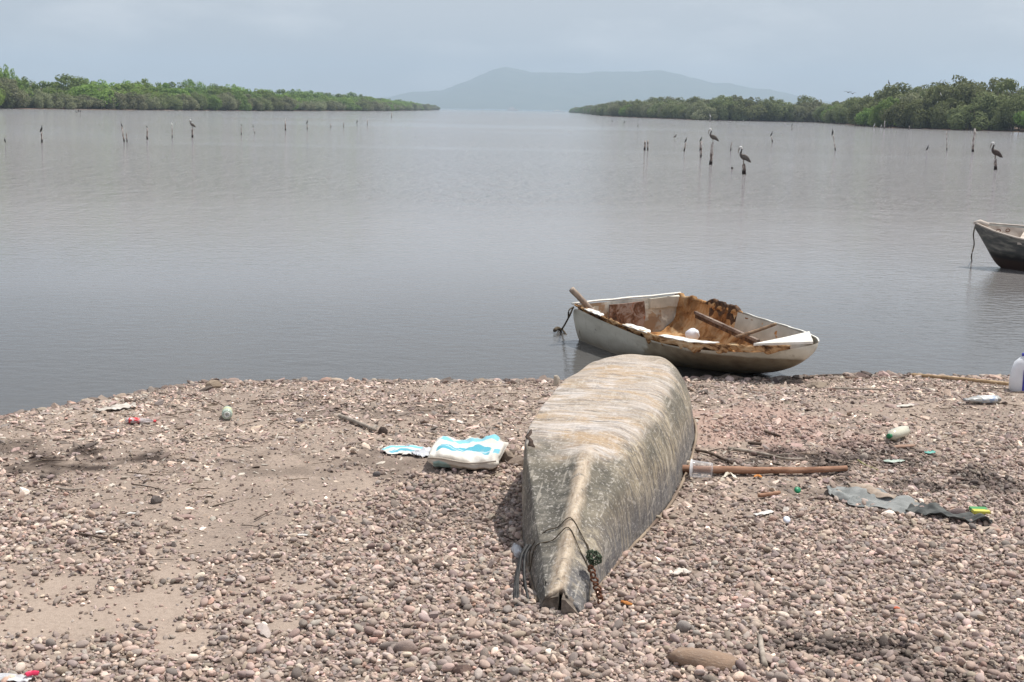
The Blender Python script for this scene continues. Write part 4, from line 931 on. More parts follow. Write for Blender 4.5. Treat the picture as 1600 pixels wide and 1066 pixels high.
# foreground pebbles
def region(n, x0, x1, y0, y1): return rng.uniform(x0, x1, n), rng.uniform(y0, y1, n)
def near_w(x, y):                                          # how pebbly the beach is here (1 = packed pebbles)
    n = fbm(x * 1.3, y * 1.3, 3, 44) - .44
    w = np.clip((1 - .35 * np.clip((-.8 - x) / 1.2, 0, 1)) * (6.35 + .28 * x * (x > .4) - .5 * np.clip(-x, 0, 1.6) - y) / 1.5 + n * 2.6 + .35, 0.0, 1.0)
    return w * (1 - .97 * sandmask(x, y))
def make_stones(n, x0, x1, y0, y1, rmed, sig, dens, lim, flat, spread=.22):
    x, y = region(n, x0, x1, y0, y1); ok = rng.uniform(size=n) < dens(x, y); x, y = x[ok], y[ok]
    r = np.clip(rmed * np.exp(rng.normal(0, sig, len(x))), *lim); ok = ~under_canoe(x, y, -.03) & (shore(x) - y > -.05); x, y, r = x[ok], y[ok], r[ok]
    a = rng.uniform(.55, .8, len(x)) if not flat else rng.uniform(.3, .6, len(x))
    z = gh(x, y) + r * a * rng.uniform(-.2, .8 if flat else 1.35, len(x))
    S_ = np.stack([r * rng.uniform(1.0, 1.4, len(x)), r, r * a], 1)
    Rt = np.stack([rng.normal(0, .36, len(x)), rng.normal(0, .36, len(x)), rng.uniform(0, 6.28, len(x))], 1)
    st = np.zeros_like(x); nz_ = fbm(x * 5, y * 5, 4, 21)
    for cx, cy, rx, ry, k_ in DARK: st = np.maximum(st, k_ * blob(x, y, cx, cy, rx, ry, nz_))
    cc = stone_cols(len(x), spread); st = (st * rng.uniform(.45, 1.0, len(x)))[:, None]; cc = cc * (1 - st * .95) + np.array([.05, .04, .035]) * st * .95
    pk_ = (blob(x, y, pk.x, pk.y, .8, .7, nz_) * rng.uniform(0, .6, len(x)))[:, None]; cc = cc * (1 - pk_) + np.array([.42, .28, .25]) * pk_
    cc = cc * (1 - .6 * np.clip(1 - (shore(x) - y - .02) / .13, 0, 1))[:, None]
    return np.stack([x, y, z], 1), Rt, S_, cc
XA, XB = -4.2, 5.2
a1 = make_stones(185000, -3.4, 3.9, 3.3, 8.0, .0076, .44, near_w, (.005, .020), False, .27)
# the largest of them that the view shows are objects of their own
P, Rt, Sc, Cl = a1
pr = 800 + F * P[:, 0] / (P[:, 1] * math.cos(pitch) + (CAMZ - P[:, 2]) * math.sin(pitch)); big_ = Sc[:, 0] / P[:, 1] * ((pr > 20) & (pr < 1580) & (P[:, 1] > 3.95))
order = np.argsort(-big_)[:290]; keep = np.ones(len(P), bool); keep[order] = False
scatter('gravel', P_round + P_sharp, SMI, P[keep], Rt[keep], Sc[keep], Cl[keep])
for m_ in P_round: m_.materials.append(SMO)
tone = lambda c: 'pale' if c.mean() > .33 else 'dark grey' if c.mean() < .19 else 'pinkish' if c[0] > c[2] * 1.4 else 'grey'
def place_words(px, y):
    d_ = 'at the bottom edge' if y < 4.35 else 'in the near pebbles' if y < 5.2 else 'in the middle pebbles'
    s_ = 'far left' if px < 300 else 'left of the canoe' if px < 640 else 'close left of the canoe bow' if px < 850 else 'just right of the canoe' if px < 1150 else 'right of the canoe' if px < 1380 else 'far right'
    return d_, s_
for q, k in enumerate(order):
    o = obj('pebble', P_round[q % 9], None, None, P[k], Rt[k], Sc[k] * 1.05); o.location.z += .004; o.color = (*Cl[k], 1)
    d_, s_ = place_words(pr[k], P[k][1]); shp = 'flat' if Sc[k][2] / Sc[k][1] < .64 else 'rounded'; sz = 'large' if Sc[k][0] > .0248 else 'medium'
    tag(o, f"{sz} {shp} {tone(Cl[k])} pebble {d_}, {s_}", 'pebble', 'pebbles lying loose on the beach')
# fine grit everywhere, flat angular shingle in the middle ground, shell chips
def grit_w(x, y): return np.clip(.55 + .9 * (fbm(x * 2, y * 2, 3, 61) - .44) * 2, .15, 1) * (1 - .8 * sandmask(x, y))
scatter('fine_gravel', P_sharp, SMI, *make_stones(60000, XA, XB, 3.4, 10.0, .0058, .35, grit_w, (.003, .011), False, .38))
def mid_w(x, y): return np.clip((y - 5.2) / 1.4, .12, 1) * np.clip(.5 + (fbm(x * 1.7, y * 1.7, 3, 71) - .44) * 3.2, .10, 1) * (1 - .8 * sandmask(x, y))
P, Rt, Sc, Cl = make_stones(85000, XA, XB, 3.6, 10.0, .0088, .48, mid_w, (.005, .034), True, .42)
near_sh = np.clip(1 - (shore(P[:, 0]) - P[:, 1]) / .12, 0, 1)[:, None]
scatter('shingle_gravel', P_sharp, SMI, P, Rt, Sc * np.array([1.25, 1, .8]), Cl * (1 - .55 * near_sh))
def make_w(x, y): return np.clip(.4 + (fbm(x * 1.1, y * 1.1, 3, 81) - .44) * 3, .05, 1) * np.clip((y - 4.2) / 3, .2, 1) * (1 - .6 * sandmask(x, y))
P, Rt, Sc, Cl = make_stones(15000, XA, XB, 3.6, 9.9, .0085, .4, make_w, (.004, .02), True)
scatter('shell_debris', P_sharp, SMI, P, Rt, Sc * np.array([1.2, 1, .45]), np.array([(.55, .50, .43)]) * rng.uniform(.75, 1.25, (len(P), 1)))
# shoreline rim of darker wet stones
x = rng.uniform(-5, 6, 3800); y = shore(x) - np.abs(rng.normal(0, .10, len(x))) + .03; r = np.clip(.014 * np.exp(rng.normal(0, .5, len(x))), .006, .05)
ok = ~under_canoe(x, y, 0); x, y, r = x[ok], y[ok], r[ok]
scatter('shore_rubble', P_sharp + P_round[:3], SMI, np.stack([x, y, gh(x, y) + r * .25], 1), rng.uniform(-.4, .4, (len(x), 3)) * np.array([1, 1, 8]), np.stack([r * 1.3, r, r * .55], 1), stone_cols(len(x), .35, .8) * (1 - .4 * np.clip(1 - (shore(x) - y) / .08, 0, 1))[:, None])
# dry twigs and reed bits
tw = []
for k in range(6):
    random.seed(90 + k); P_ = [(-1, 0, 0), (-.4, random.uniform(-.12, .12), random.uniform(0, .05)), (.3, random.uniform(-.15, .15), random.uniform(0, .06)), (1, random.uniform(-.1, .1), 0)]
    tw.append(mesh_data('twig', *tube(spline(P_, 3), [.05, .06, .055, .06, .05, .055, .045, .05, .04, .03], 5, jit=.5)))
twm = Mat('dry_twig', .9, .15); ia = twm.n('ShaderNodeAttribute'); ia.attribute_type = 'INSTANCER'; ia.attribute_name = 'col'; twm.color(twm.mix(twm.ramp(twm.noise(6, 4), [(.4, 0.), (.6, .5)]), ia.outputs['Color'], (.06, .045, .035)))
x, y = region(5200, XA, XB, 3.8, 9.8); ok = (rng.uniform(size=len(x)) < np.clip((y - 4.4) / 3.5, .08, .9) * np.clip(.5 + (fbm(x * 1.5, y * 1.5, 3, 91) - .44) * 4, .05, 1)) & ~under_canoe(x, y, 0) & (shore(x) - y > .02); x, y = x[ok], y[ok]; ln = np.clip(.030 * np.exp(rng.normal(0, .55, len(x))), .012, .13)
th = np.clip(ln * .7, .02, .055)
twc = np.array([(.20, .145, .105), (.11, .08, .06), (.30, .24, .18), (.06, .045, .038)])[rng.integers(0, 4, len(x))]
scatter('twig_litter', tw, twm.m, np.stack([x, y, gh(x, y) + .008], 1), np.stack([rng.normal(0, .1, len(x)), rng.normal(0, .12, len(x)), rng.normal(0, .8, len(x))], 1), np.stack([ln, th, th], 1), twc)
#@@PART4
# ================================================================== sack
def sack_mat(name, dirt=.25):
    m = Mat(name, .6, .3)
    def at(nm): a = m.n('ShaderNodeAttribute'); a.attribute_name = nm; return a.outputs['Fac']
    u, v, f = at('su'), at('sv'), at('sf')
    white = m.ramp(m.noise(9, 5, .6), [(.35, (.56, .53, .48)), (.6, (.68, .66, .62))]); blue = (.09, .36, .46); pale = (.20, .50, .60)
    def band(lo, hi, amp, fr, ph, src=v, soft=.012):
        w_ = m.math('MULTIPLY', m.math('SINE', m.math('MULTIPLY_ADD', u, fr, ph)), amp); t = m.math('ADD', src, w_)
        a = m.ramp(t, [(max(lo - soft, 0), 0.), (lo, 1.), (hi, 1.), (min(hi + soft, 1), 0.)]); return a
    top = m.math('SUBTRACT', 1.0, m.ramp(f, [(.49, 0.), (.5, 1.)]))
    inx = m.ramp(u, [(.10, 0.), (.12, 1.), (.84, 1.), (.86, 0.)])
    b1 = m.math('MULTIPLY', m.math('MULTIPLY', band(.70, .90, .03, 5, .5), m.ramp(u, [(.05, 0.), (.07, 1.), (.88, 1.), (.9, 0.)])), top)
    b2 = m.math('MULTIPLY', m.math('MULTIPLY', band(.22, .45, .09, 7.5, .6), inx), top)
    b3 = m.math('MULTIPLY', m.math('MULTIPLY', band(.29, .32, .05, 9, 1.4), inx), top)
    b4 = m.math('MULTIPLY', m.ramp(v, [(.17, 0.), (.19, 1.), (.36, 1.), (.38, 0.)]), m.math('MULTIPLY', top, m.ramp(u, [(.89, 0.), (.90, 1.), (.955, 1.), (.965, 0.)])))
    b5 = m.math('MULTIPLY', m.ramp(m.math('MULTIPLY_ADD', m.math('SINE', m.math('MULTIPLY', u, 9.0)), .18, v), [(.60, 0.), (.64, 1.), (.99, 1.)]), m.math('MULTIPLY', m.math('SUBTRACT', 1.0, top), m.ramp(u, [(.08, 0.), (.1, 1.), (.32, 1.), (.36, 0.)])))
    c = m.mix(b1, white, pale); c = m.mix(b2, c, blue); c = m.mix(m.math('MULTIPLY', b3, .55), c, (.62, .68, .74)); c = m.mix(b4, c, (.12, .46, .60)); c = m.mix(b5, c, (.16, .42, .46))
    c = m.mix(m.math('MULTIPLY', m.math('SUBTRACT', 1.0, top), .35), c, (.50, .41, .30)); c = m.mix(m.ramp(m.noise(5, 5, .7), [(.55, 0.), (.72, dirt * 2)]), c, (.36, .28, .21))  # sides tinted beige: dirt with shade painted in; then scattered dirt
    m.color(c); m.bump(m.noise(26, 4, .6, None, .8), .35, .008); return m.m
SKMAT = sack_mat('printed_sack_paper')
def sack():
    from mathutils import noise
    BL, BR = gp(666, 737), gp(777, 742); g = BL.z; TL = at_z(688, 674, g + .105); TR = at_z(795, 684, g + .10); TL.z = TR.z = g
    C_ = (BL + BR + TL + TR) / 4; e = empty('sack', (C_.x, C_.y, g)); tag(e, 'full white sack with light blue wavy stripes lying left of the canoe', 'sack')
    nu, nr_ = 40, 44; V = []; su = []; sv = []; sf = []
    for i in range(nu):
        u = i / (nu - 1); pin = (1 - abs(2 * u - 1) ** 10) ** .5 * .85 + .15
        sagu = 1 + .10 * math.sin(u * 7 + .6)
        for k in range(nr_):
            a = 2 * PI * k / nr_; cx = math.copysign(abs(math.cos(a)) ** .30, math.cos(a)); cz = math.copysign(abs(math.sin(a)) ** .62, math.sin(a))
            v = .5 + .5 * cx * (1 - .03 * (1 - pin)); z = .5 + .5 * cz * pin
            p = (BL * (1 - u) + BR * u) * (1 - v) + (TL * (1 - u) + TR * u) * v - C_
            hh = .108 * (.93 + .12 * math.sin(u * 6.5 + v * 2.2 + .8) - .16 * (v - .5) * math.sin(u * 5))
            wr = noise.fractal(Vector((u * 7, v * 5 + 3, 1)), 1, 2, 3) * .015 + .006 * math.sin(u * 34 + v * 11) * (.3 + noise.noise(Vector((u * 5, v * 5, 0))))
            bulge = (1 - pin) * (.045 - z * .05)
            V.append((p.x + (.02 * (noise.noise(Vector((v * 6, z * 5, u)))) if (u < .1 or u > .9) else 0), p.y + wr * .5 * (1 if cx < -.8 else 0), hh * z + wr * (1 if z > .6 else .3) + bulge + (0.012 if z < .3 else 0) + .018 * max(0, u - .5) * (z < .35)))
            su.append(u); t_ = cz > .05 and cx > -.97; sf.append(0.0 if t_ else 1.0); sv.append(v if t_ else 1 - z)
    Fc = [f[::-1] for f in grid_faces(nu, nr_, True)] + [tuple(range(nr_)), tuple((nu - 1) * nr_ + k for k in range(nr_))[::-1]]
    me = mesh_data('paper_body', V, Fc)
    for nm, a in (('su', su), ('sv', sv), ('sf', sf)):
        at = me.attributes.new(nm, 'FLOAT', 'POINT'); at.data.foreach_set('value', a)
    obj('paper_body', me, SKMAT, e)
    seam = simple('grey_seam', (.30, .26, .22), (.52, .46, .40), 20, .8, .3, .003)
    P = [((BL * (1 - u) + BR * u) - C_) + Vector((0, -.004, .072 + .010 * math.sin(u * 6.5 + .8))) for u in np.linspace(.02, .98, 18)]
    tube_obj('seam', P, .0045, seam, e, seg=6, jit=.4)
sack()
def ribbon(name, px, hw, mat, label, cat, fold=.015, n=26, m_=9, lift=.012, seed=0, thick=.003, freq=5.0, taper=.5, parent=None, attrs=False, ragged=.2):
    """crumpled strip along a ground path; px = picture points of its centre line, hw = half widths in metres"""
    from mathutils import noise
    C = spline([gp(*p) for p in px], 8); t = np.linspace(0, len(C) - 1, n); V = []; su = []; sv = []
    o0 = C[len(C) // 2].copy()
    for i in range(n):
        k = int(t[i]); k2 = min(k + 1, len(C) - 1); c = C[k].lerp(C[k2], t[i] - k); d = (C[k2] - C[max(k - 1, 0)]); d.z = 0; d.normalize(); nn = Vector((-d.y, d.x, 0))
        f = i / (n - 1); w_ = float(np.interp(f, np.linspace(0, 1, len(hw)), hw)) * (1 + ragged * noise.noise(Vector((f * 9, seed, 0))))
        for j in range(m_):
            s = -1 + 2 * j / (m_ - 1); q = c + nn * (w_ * s) + Vector((noise.noise(Vector((f * 8, s * 2, seed))) * w_ * .12, noise.noise(Vector((f * 6, s * 1.5, seed + 5))) * w_ * .12, 0))
            z = float(gh(q.x, q.y)) + lift * (1 - .4 * s * s) + fold * abs(noise.fractal(Vector((f * freq * 2, s * freq * .45, seed + 9)), 1, 2, 3)) * 1.6
            V.append(Vector((q.x, q.y, z)) - o0); su.append(f); sv.append((s + 1) / 2)
    me = mesh_data(name, V, grid_faces(n, m_))
    if attrs:
        for nm, a in (('su', su), ('sv', sv), ('sf', [0.0] * len(su))):
            at = me.attributes.new(nm, 'FLOAT', 'POINT'); at.data.foreach_set('value', a)
    o = obj(name, me, mat, None, o0); md = o.modifiers.new('t', 'SOLIDIFY'); md.thickness = thick; md.offset = 0; subsurf(o, 1)
    if not attrs: pass
    return tag(o, label, cat)
ribbon('sack_scrap', [(600, 709), (628, 706), (668, 710)], [.04, .11, .08], SKMAT, 'torn flat piece of blue and white sack left of the full sack', 'scrap', .012, attrs=True, seed=4)
ribbon('plastic_scrap', [(646, 714), (660, 712), (674, 706)], [.04, .07, .05], simple('grey_film', (.42, .43, .46), (.58, .60, .64), 9, .4, .2), 'crumpled grey plastic between the two sack pieces', 'scrap', .02, seed=6)

# ================================================================== bottles, cups, jug
def clearish(name, col, tr=.5, rough=.15):
    m = Mat(name, rough, .5); m.color(m.ramp(m.noise(12, 4), [(.35, tuple(c * .8 for c in col)), (.7, col)]))
    t = m.n('ShaderNodeBsdfTransparent'); ms = m.n('ShaderNodeMixShader'); lw = m.n('ShaderNodeLayerWeight'); lw.inputs[0].default_value = .35
    f = m.math('MULTIPLY_ADD', lw.outputs[1], -.75 * tr, tr, clamp=True); m.l(f, ms.inputs[0]); m.l(m.b.outputs[0], ms.inputs[1]); m.l(t.outputs[0], ms.inputs[2]); m.l(ms.outputs[0], m.t.nodes['Material Output'].inputs[0]); return m.m
def lay(name, prof, mat, base, neck, label, cat, parts=(), crush=0, seed=0, squash=1.0, Ln=None, up=0.0, rad=None):
    a = gp(*base); b = gp(*neck); d = b - a; d.z += up; L0 = d.length; s_ = (Ln or L0) / prof[-1][1]
    q = d.to_track_quat('Z', 'Y').to_matrix().to_4x4(); r0 = max(r for r, z in prof) * s_
    e = empty(name, a + Vector((0, 0, r0 * squash + .006))); e.rotation_euler = q.to_euler(); e.scale = (s_,) * 3; tag(e, label, cat)
    from mathutils import noise
    def mk(nm, pf, mt):
        V, Fc = lathe(pf, 20)
        V = [Vector(v) for v in V]
        for v in V:
            k = noise.fractal(v * 2.2 / r0 * s_ + Vector((seed, 0, 0)), 1, 2, 3) * crush; r_ = Vector((v.x, v.y, 0)); v -= r_ * abs(k); v.x += k * r0 / s_ * .3
        o = obj(nm, mesh_data(nm, V, Fc), mt, e); o.scale = (1, squash, 1) if abs(q.to_3x3()[2][1]) > abs(q.to_3x3()[2][0]) else (squash, 1, 1); return o
    mk('body', prof, mat)
    for nm, pf, mt in parts: mk(nm, pf, mt)
    return e
BP = [(0, .004), (.026, 0), (.033, .008), (.034, .03), (.0335, .055), (.0345, .08), (.034, .12), (.030, .145), (.018, .175), (.013, .185), (.013, .20)]
capm = lambda n_, c: simple(n_, tuple(x * .75 for x in c), c, 9, .4, .05)
red = Mat('red_label', .45, .4); sp_ = red.n('ShaderNodeSeparateXYZ'); red.l(red.tc.outputs['Object'], sp_.inputs[0])
wv = red.math('ABSOLUTE', red.math('SUBTRACT', sp_.outputs[2], red.math('MULTIPLY_ADD', red.math('SINE', red.math('MULTIPLY', sp_.outputs[0], 190.0)), .010, .045)))
red.color(red.mix(red.ramp(wv, [(.004, .9), (.006, 0.)]), (.62, .04, .05), (.8, .74, .72)))
lay('crushed_bottle', BP, clearish('clear_pet', (.72, .66, .66), .45), (197, 663), (243, 664), 'crushed soft drink bottle with red label near the left shoreline', 'bottle', [('label', [(.0352, .022), (.036, .03), (.0362, .07), (.0352, .095)], red.m), ('cap', [(.0, .188), (.0155, .188), (.0155, .204), (0, .205)], capm('red_cap', (.6, .05, .06)))], .8, 3, .6)
pg = clearish('pale_green_bottle', (.52, .62, .54), .25)
lay('bottle', BP, pg, (355, 658), (357, 632), 'pale green bottle lying end-on, its ringed base towards the camera', 'bottle', Ln=.20, crush=.12, seed=5, parts=[('base_ring', [(.012, -.001), (.017, -.003), (.021, -.001)], simple('pale_ring', (.6, .62, .58), (.75, .76, .72), 9, .4, .1)), ('label', [(.0348, .05), (.035, .055), (.035, .09), (.0346, .095)], simple('yellowish_label', (.50, .52, .30), (.62, .62, .40), 20, .5, .1))])
milky = clearish('milky_yellow_plastic', (.68, .66, .54), .12)
lay('plastic_bottle', [(0, .004), (.03, 0), (.040, .008), (.041, .04), (.040, .09), (.041, .14), (.036, .165), (.020, .185), (.014, .19), (.014, .20)], milky, (1414, 683), (1384, 694), 'milky plastic bottle with a green cap lying right of the dark stain', 'bottle', [('cap', [(0, .188), (.017, .188), (.018, .208), (0, .21)], capm('green_cap', (.03, .22, .10)))], .25, 8, .9, Ln=.20)
wl = Mat('white_blue_label', .5, .3); wl.color(wl.mix(wl.ramp(wl.noise(18, 2), [(.5, 0.), (.56, .8)]), (.74, .76, .78), (.22, .36, .62)))
lay('crushed_bottle', BP, clearish('dull_pet', (.55, .55, .53), .3), (1560, 630), (1507, 632), 'crushed grey bottle with white and blue label near the right shoreline', 'bottle', [('label', [(.0352, .03), (.036, .035), (.036, .11), (.0352, .115)], wl.m), ('cap', [(.0, .188), (.0155, .188), (.0155, .204), (0, .205)], capm('grey_cap', (.35, .35, .36)))], .7, 12, .55)
lay('clear_bottle', BP, clearish('clear_pet_shade', (.66, .68, .72), .5), (812, 878), (800, 850), 'clear empty bottle tucked against the left flank of the canoe', 'bottle', [], .5, 15, .8, Ln=.15)
cup_m = clearish('clear_cup', (.72, .72, .75), .92)
lay('plastic_cup', [(.044, 0), (.045, .002), (.043, .004), (.0395, .045), (.036, .09), (.0345, .1), (0, .1)], cup_m, (1079, 748), (1112, 751), 'clear plastic cup on its side against the long brown pole', 'cup', [('rim', [(.0445, -.002), (.047, .0), (.0445, .003)], simple('cup_rim', (.7, .7, .72), (.85, .85, .86), 9, .3, .05))], .1, 2)
def jug():
    p = gp(1598, 613); e = empty('jug', (p.x + .02, p.y + .06, p.z - .004), -.25); tag(e, 'white plastic jug with blue label standing at the right edge of the frame', 'jug')
    jm = simple('white_hdpe', (.66, .68, .72), (.80, .82, .86), 5, .35, .08, .004, None, .4); bl = simple('blue_label', (.04, .045, .30), (.07, .075, .42), 8, .45, .05)
    R_ = [(.085, .055, .0), (.094, .062, .010), (.095, .063, .09), (.092, .060, .13), (.086, .056, .175), (.070, .050, .215), (.040, .036, .245), (.024, .024, .258), (.021, .021, .27)]
    V = []
    for a, b, z in R_:
        for k in range(24):
            t = 2 * PI * k / 24; cx = math.copysign(abs(math.cos(t)) ** .45, math.cos(t)); cy = math.copysign(abs(math.sin(t)) ** .45, math.sin(t)); V.append((a * cx, b * cy, z - (.012 if cx < -.6 and .12 < z < .2 else 0)))
    obj('body', mesh_data('body', V, grid_faces(9, 24, True) + [tuple(range(24))[::-1]]), jm, e)
    V = []; Fc = []
    for z in (.012, .17):
        for x in np.linspace(-.012, .0965, 9): V.append((x, -.0655, z))
        V.append((.0985, -.05, z)); V.append((.0985, .05, z))
    obj('label', mesh_data('label', V, grid_faces(2, 11), False), bl, e)
    V, Fc = lathe([(0, .262), (.026, .262), (.026, .285), (0, .287)], 18); obj('cap', mesh_data('cap', V, Fc), bl, e)
    P = [(-.018, 0, .258), (.035, 0, .275), (.085, 0, .250), (.094, 0, .19)]; obj('handle', mesh_data('handle', *tube(spline(P, 5), .011, 8)), jm, e)
jug()
lidm = capm('green_lid', (.02, .25, .12)); bcm = simple('pale_blue_cap', (.62, .68, .80), (.78, .82, .88), 9, .4, .05)
for nm, px, mt, lb_ in (('screw_lid', (1245, 773), lidm, 'green bottle cap below the long brown pole'), ('screw_lid', (1228, 820), bcm, 'white and blue bottle cap in the pebbles right of the canoe')):
    V, Fc = lathe([(.017, 0), (.018, .002), (.017, .012), (.014, .015), (0, .015)], 14); p = gp(*px); o = obj(nm, mesh_data(nm, V, Fc), mt, None, p + Vector((0, 0, .022)), (.7, .3, 0)); tag(o, lb_, 'bottle cap')
def pack():
    p = gp(1530, 803); e = empty('cigarette_packet', p + Vector((0, 0, .018)), .12); e.rotation_euler = (.12, .05, .12); tag(e, 'small flat green and yellow packet right of the grey cloth', 'packet')
    for nm, y0, y1, mt in (('upper_half', .0, .028, simple('green_card', (.05, .24, .08), (.09, .31, .12), 9, .5, .1)), ('lower_half', -.028, -.0005, simple('yellow_card', (.42, .42, .06), (.54, .53, .10), 9, .5, .1))):
        V = []; Fc = []; box(V, Fc, -.043, .043, y0, y1, -.008, .008); obj(nm, mesh_data(nm, V, Fc, False), mt, e)
pack()
# ================================================================== cloth and scraps
cl1 = simple('grey_green_cloth', (.15, .16, .158), (.27, .28, .275), 14, .95, .5, .006); cl2 = simple('dark_cloth', (.035, .038, .04), (.12, .125, .12), 12, .95, .5, .008); cl3 = simple('tan_cloth', (.24, .19, .15), (.40, .33, .27), 14, .95, .5, .006)
ribbon('cloth', [(1297, 777), (1330, 778), (1375, 788), (1432, 800)], [.05, .17, .16, .12, .09], cl1, 'crumpled grey-green cloth lying on the pebbles at right', 'cloth', .030, 48, 21, .008, 2, .004, 1.6)
ribbon('cloth_strip', [(1325, 768), (1350, 769), (1372, 781), (1400, 786)], [.03, .045, .05, .03], cl3, 'tan cloth strip folded over the top of the grey-green cloth', 'cloth', .02, 24, 7, .035, 7, .004, 2)
ribbon('cloth_roll', [(1428, 798), (1455, 805), (1500, 816), (1550, 824)], [.09, .075, .05, .02], cl2, 'dark twisted cloth trailing right from the grey-green cloth', 'cloth', .045, 36, 13, .015, 13, .005, 1.5)
ribbon('cloth_tail', [(1470, 826), (1510, 827), (1572, 830)], [.02, .035, .02], cl3, 'thin tan cloth tail under the right end of the dark cloth', 'cloth', .012, 20, 5, .008, 17, .003, 6)
pap = simple('white_wrapper', (.5, .49, .46), (.70, .69, .66), 20, .5, .2); lf = simple('orange_dry_leaf', (.36, .12, .03), (.55, .24, .06), 20, .7, .3)
ribbon('wrapper', [(1178, 809), (1192, 807), (1206, 803)], [.014, .018, .016], pap, 'crumpled white wrapper in the pebbles right of the canoe', 'wrapper', .012, 12, 5, .016, 21)
ribbon('paper_curl', [(1131, 750), (1138, 744), (1150, 752)], [.006, .012, .01], simple('cream_paper', (.5, .46, .38), (.68, .63, .54), 20, .7, .2), 'curled cream paper below the brown pole beside the cup', 'paper', .02, 12, 5, .014, 25)
ribbon('leaf', [(1178, 749), (1184, 746), (1190, 750)], [.005, .015, .004], lf, 'orange dry leaf under the long brown pole', 'leaf', .006, 10, 5, .014, 27)
ribbon('leaf', [(1388, 953), (1396, 955), (1406, 957)], [.003, .010, .003], simple('red_petal', (.55, .12, .06), (.68, .22, .12), 20, .7, .2), 'small red-orange scrap in the pebbles at lower right', 'leaf', .006, 10, 5, .018, 29)
ribbon('leaf', [(970, 945), (979, 948), (988, 950)], [.006, .012, .004], lf, 'orange leaf just right of the canoe bow tip', 'leaf', .006, 10, 5, .018, 31)
ribbon('plastic_scrap', [(1444, 709), (1452, 710), (1460, 708)], [.01, .02, .012], simple('turquoise_film', (.10, .36, .30), (.18, .48, .42), 9, .5, .1), 'small turquoise plastic scrap right of the dark stain', 'scrap', .01, 10, 5, .01, 33)
ribbon('plastic_scrap', [(1399, 637), (1412, 636), (1427, 635)], [.02, .03, .015], simple('pale_film', (.45, .43, .38), (.62, .58, .52), 9, .5, .1), 'flattened pale plastic scrap above the milky bottle', 'scrap', .012, 12, 5, .01, 35)
ribbon('plastic_scrap', [(1380, 723), (1396, 724), (1412, 722)], [.015, .025, .012], simple('pale_green_film', (.34, .42, .36), (.5, .56, .5), 9, .5, .1), 'pale green plastic scrap in the dark patch right of the pole', 'scrap', .014, 12, 5, .01, 37)
ribbon('paper_scrap', [(150, 645), (180, 641), (213, 638)], [.03, .06, .03], simple('dirty_paper', (.36, .33, .29), (.60, .56, .51), 12, .8, .3), 'dirty flattened paper at the left shoreline above the red bottle', 'paper', .025, 20, 7, .012, 39)
ribbon('plastic_bag', [(-30, 1063), (15, 1064), (48, 1068)], [.015, .03, .02], simple('grey_bag', (.42, .42, .44), (.62, .62, .64), 9, .5, .1), 'grey plastic bag edge in the lower left corner', 'bag', .014, 16, 7, .012, 41)
ribbon('red_scrap', [(40, 1067), (50, 1064), (62, 1064)], [.006, .010, .006], simple('crimson_film', (.60, .03, .09), (.75, .06, .14), 9, .4, .1), 'crimson plastic scrap on the bag in the lower left corner', 'scrap', .006, 10, 5, .035, 43)
ribbon('shell', [(1050, 905), (1064, 899), (1080, 902)], [.008, .024, .006], simple('shell_white', (.48, .42, .36), (.72, .67, .60), 14, .6, .3), 'broken pale shell in the pebbles right of the canoe bow', 'shell', .014, 12, 7, .022, 45)
for (x, y_), s_, lb_ in (((128, 887), 7, 'white angular shell shard on the bare sand at left'), ((157, 835), 8, 'long white shell shard above the bare sand'), ((470, 840), 11, 'flat white sliver in the pebbles left of centre'), ((205, 806), 7, 'white shell flake at left between dark twigs')):
    ribbon('shell_shard', [(x - s_, y_ + 1), (x, y_ - 1), (x + s_, y_)], [.004, .010, .004], pap, lb_, 'shell', .006, 8, 5, .012, x)
# ================================================================== sticks
rb = simple('red_brown_pole', (.16, .075, .045), (.36, .21, .14), 22, .8, .6, .006, (.3, 1, 1)); dk = simple('dark_driftwood', (.04, .03, .025), (.17, .125, .10), 24, .95, .6, .005); tanw = simple('tan_bamboo', (.30, .20, .11), (.50, .36, .22), 20, .6, .3, .003); gw_ = simple('grey_stick', (.20, .17, .14), (.40, .35, .30), 24, .9, .5, .004)
def stick(name, px, r, mat, label, cat='stick', lift=.0, seg=8, knots=(), jit=.18):
    P = [gp(*p) + Vector((0, 0, (r[0] if hasattr(r, '__len__') else r) * .8 + .010 + lift)) for p in px]; S_ = spline(P, 6); n = len(S_)
    rr = [r[0] + (r[1] - r[0]) * k / (n - 1) for k in range(n)] if hasattr(r, '__len__') else [r] * n
    V, Fc = tube(S_, rr, seg, jit=jit)
    for f, dx, dy, dz, r2 in knots:
        q = S_[int(f * (n - 1))]; tube([q, q + Vector((dx * .6, dy * .6, dz * .7)), q + Vector((dx, dy, dz))], [r2, r2 * .8, r2 * .5], 6, V=V, Fc=Fc, jit=.3)
    return tag(obj(name, mesh_data(name, V, Fc), mat), label, cat)
stick('pole', [(1060, 741), (1110, 742), (1180, 743), (1250, 743), (1322, 740)], (.024, .017), rb, 'long red-brown wooden pole reaching right from under the canoe', 'pole', knots=((.6, .01, -.02, .012, .012),))
stick('branch', [(1080, 706), (1108, 712), (1126, 720), (1144, 728)], (.008, .010), dk, 'thin dark branch touching the right flank of the canoe', 'branch', knots=((.3, .1, .02, .02, .004),))
stick('branch', [(1137, 706), (1168, 710), (1200, 716), (1226, 722), (1258, 722)], (.012, .005), gw_, 'crooked grey-brown branch above the long brown pole', 'branch', knots=((.55, .12, -.03, .02, .005), (.1, -.03, -.05, .0, .006)))
stick('stick', [(1195, 678), (1206, 682), (1219, 686)], (.009, .008), dk, 'short dark stick near the pinkish gravel, upper of two')
stick('stick', [(1169, 696), (1178, 697), (1190, 698)], (.008, .011), dk, 'short dark stub below the upper dark stick')
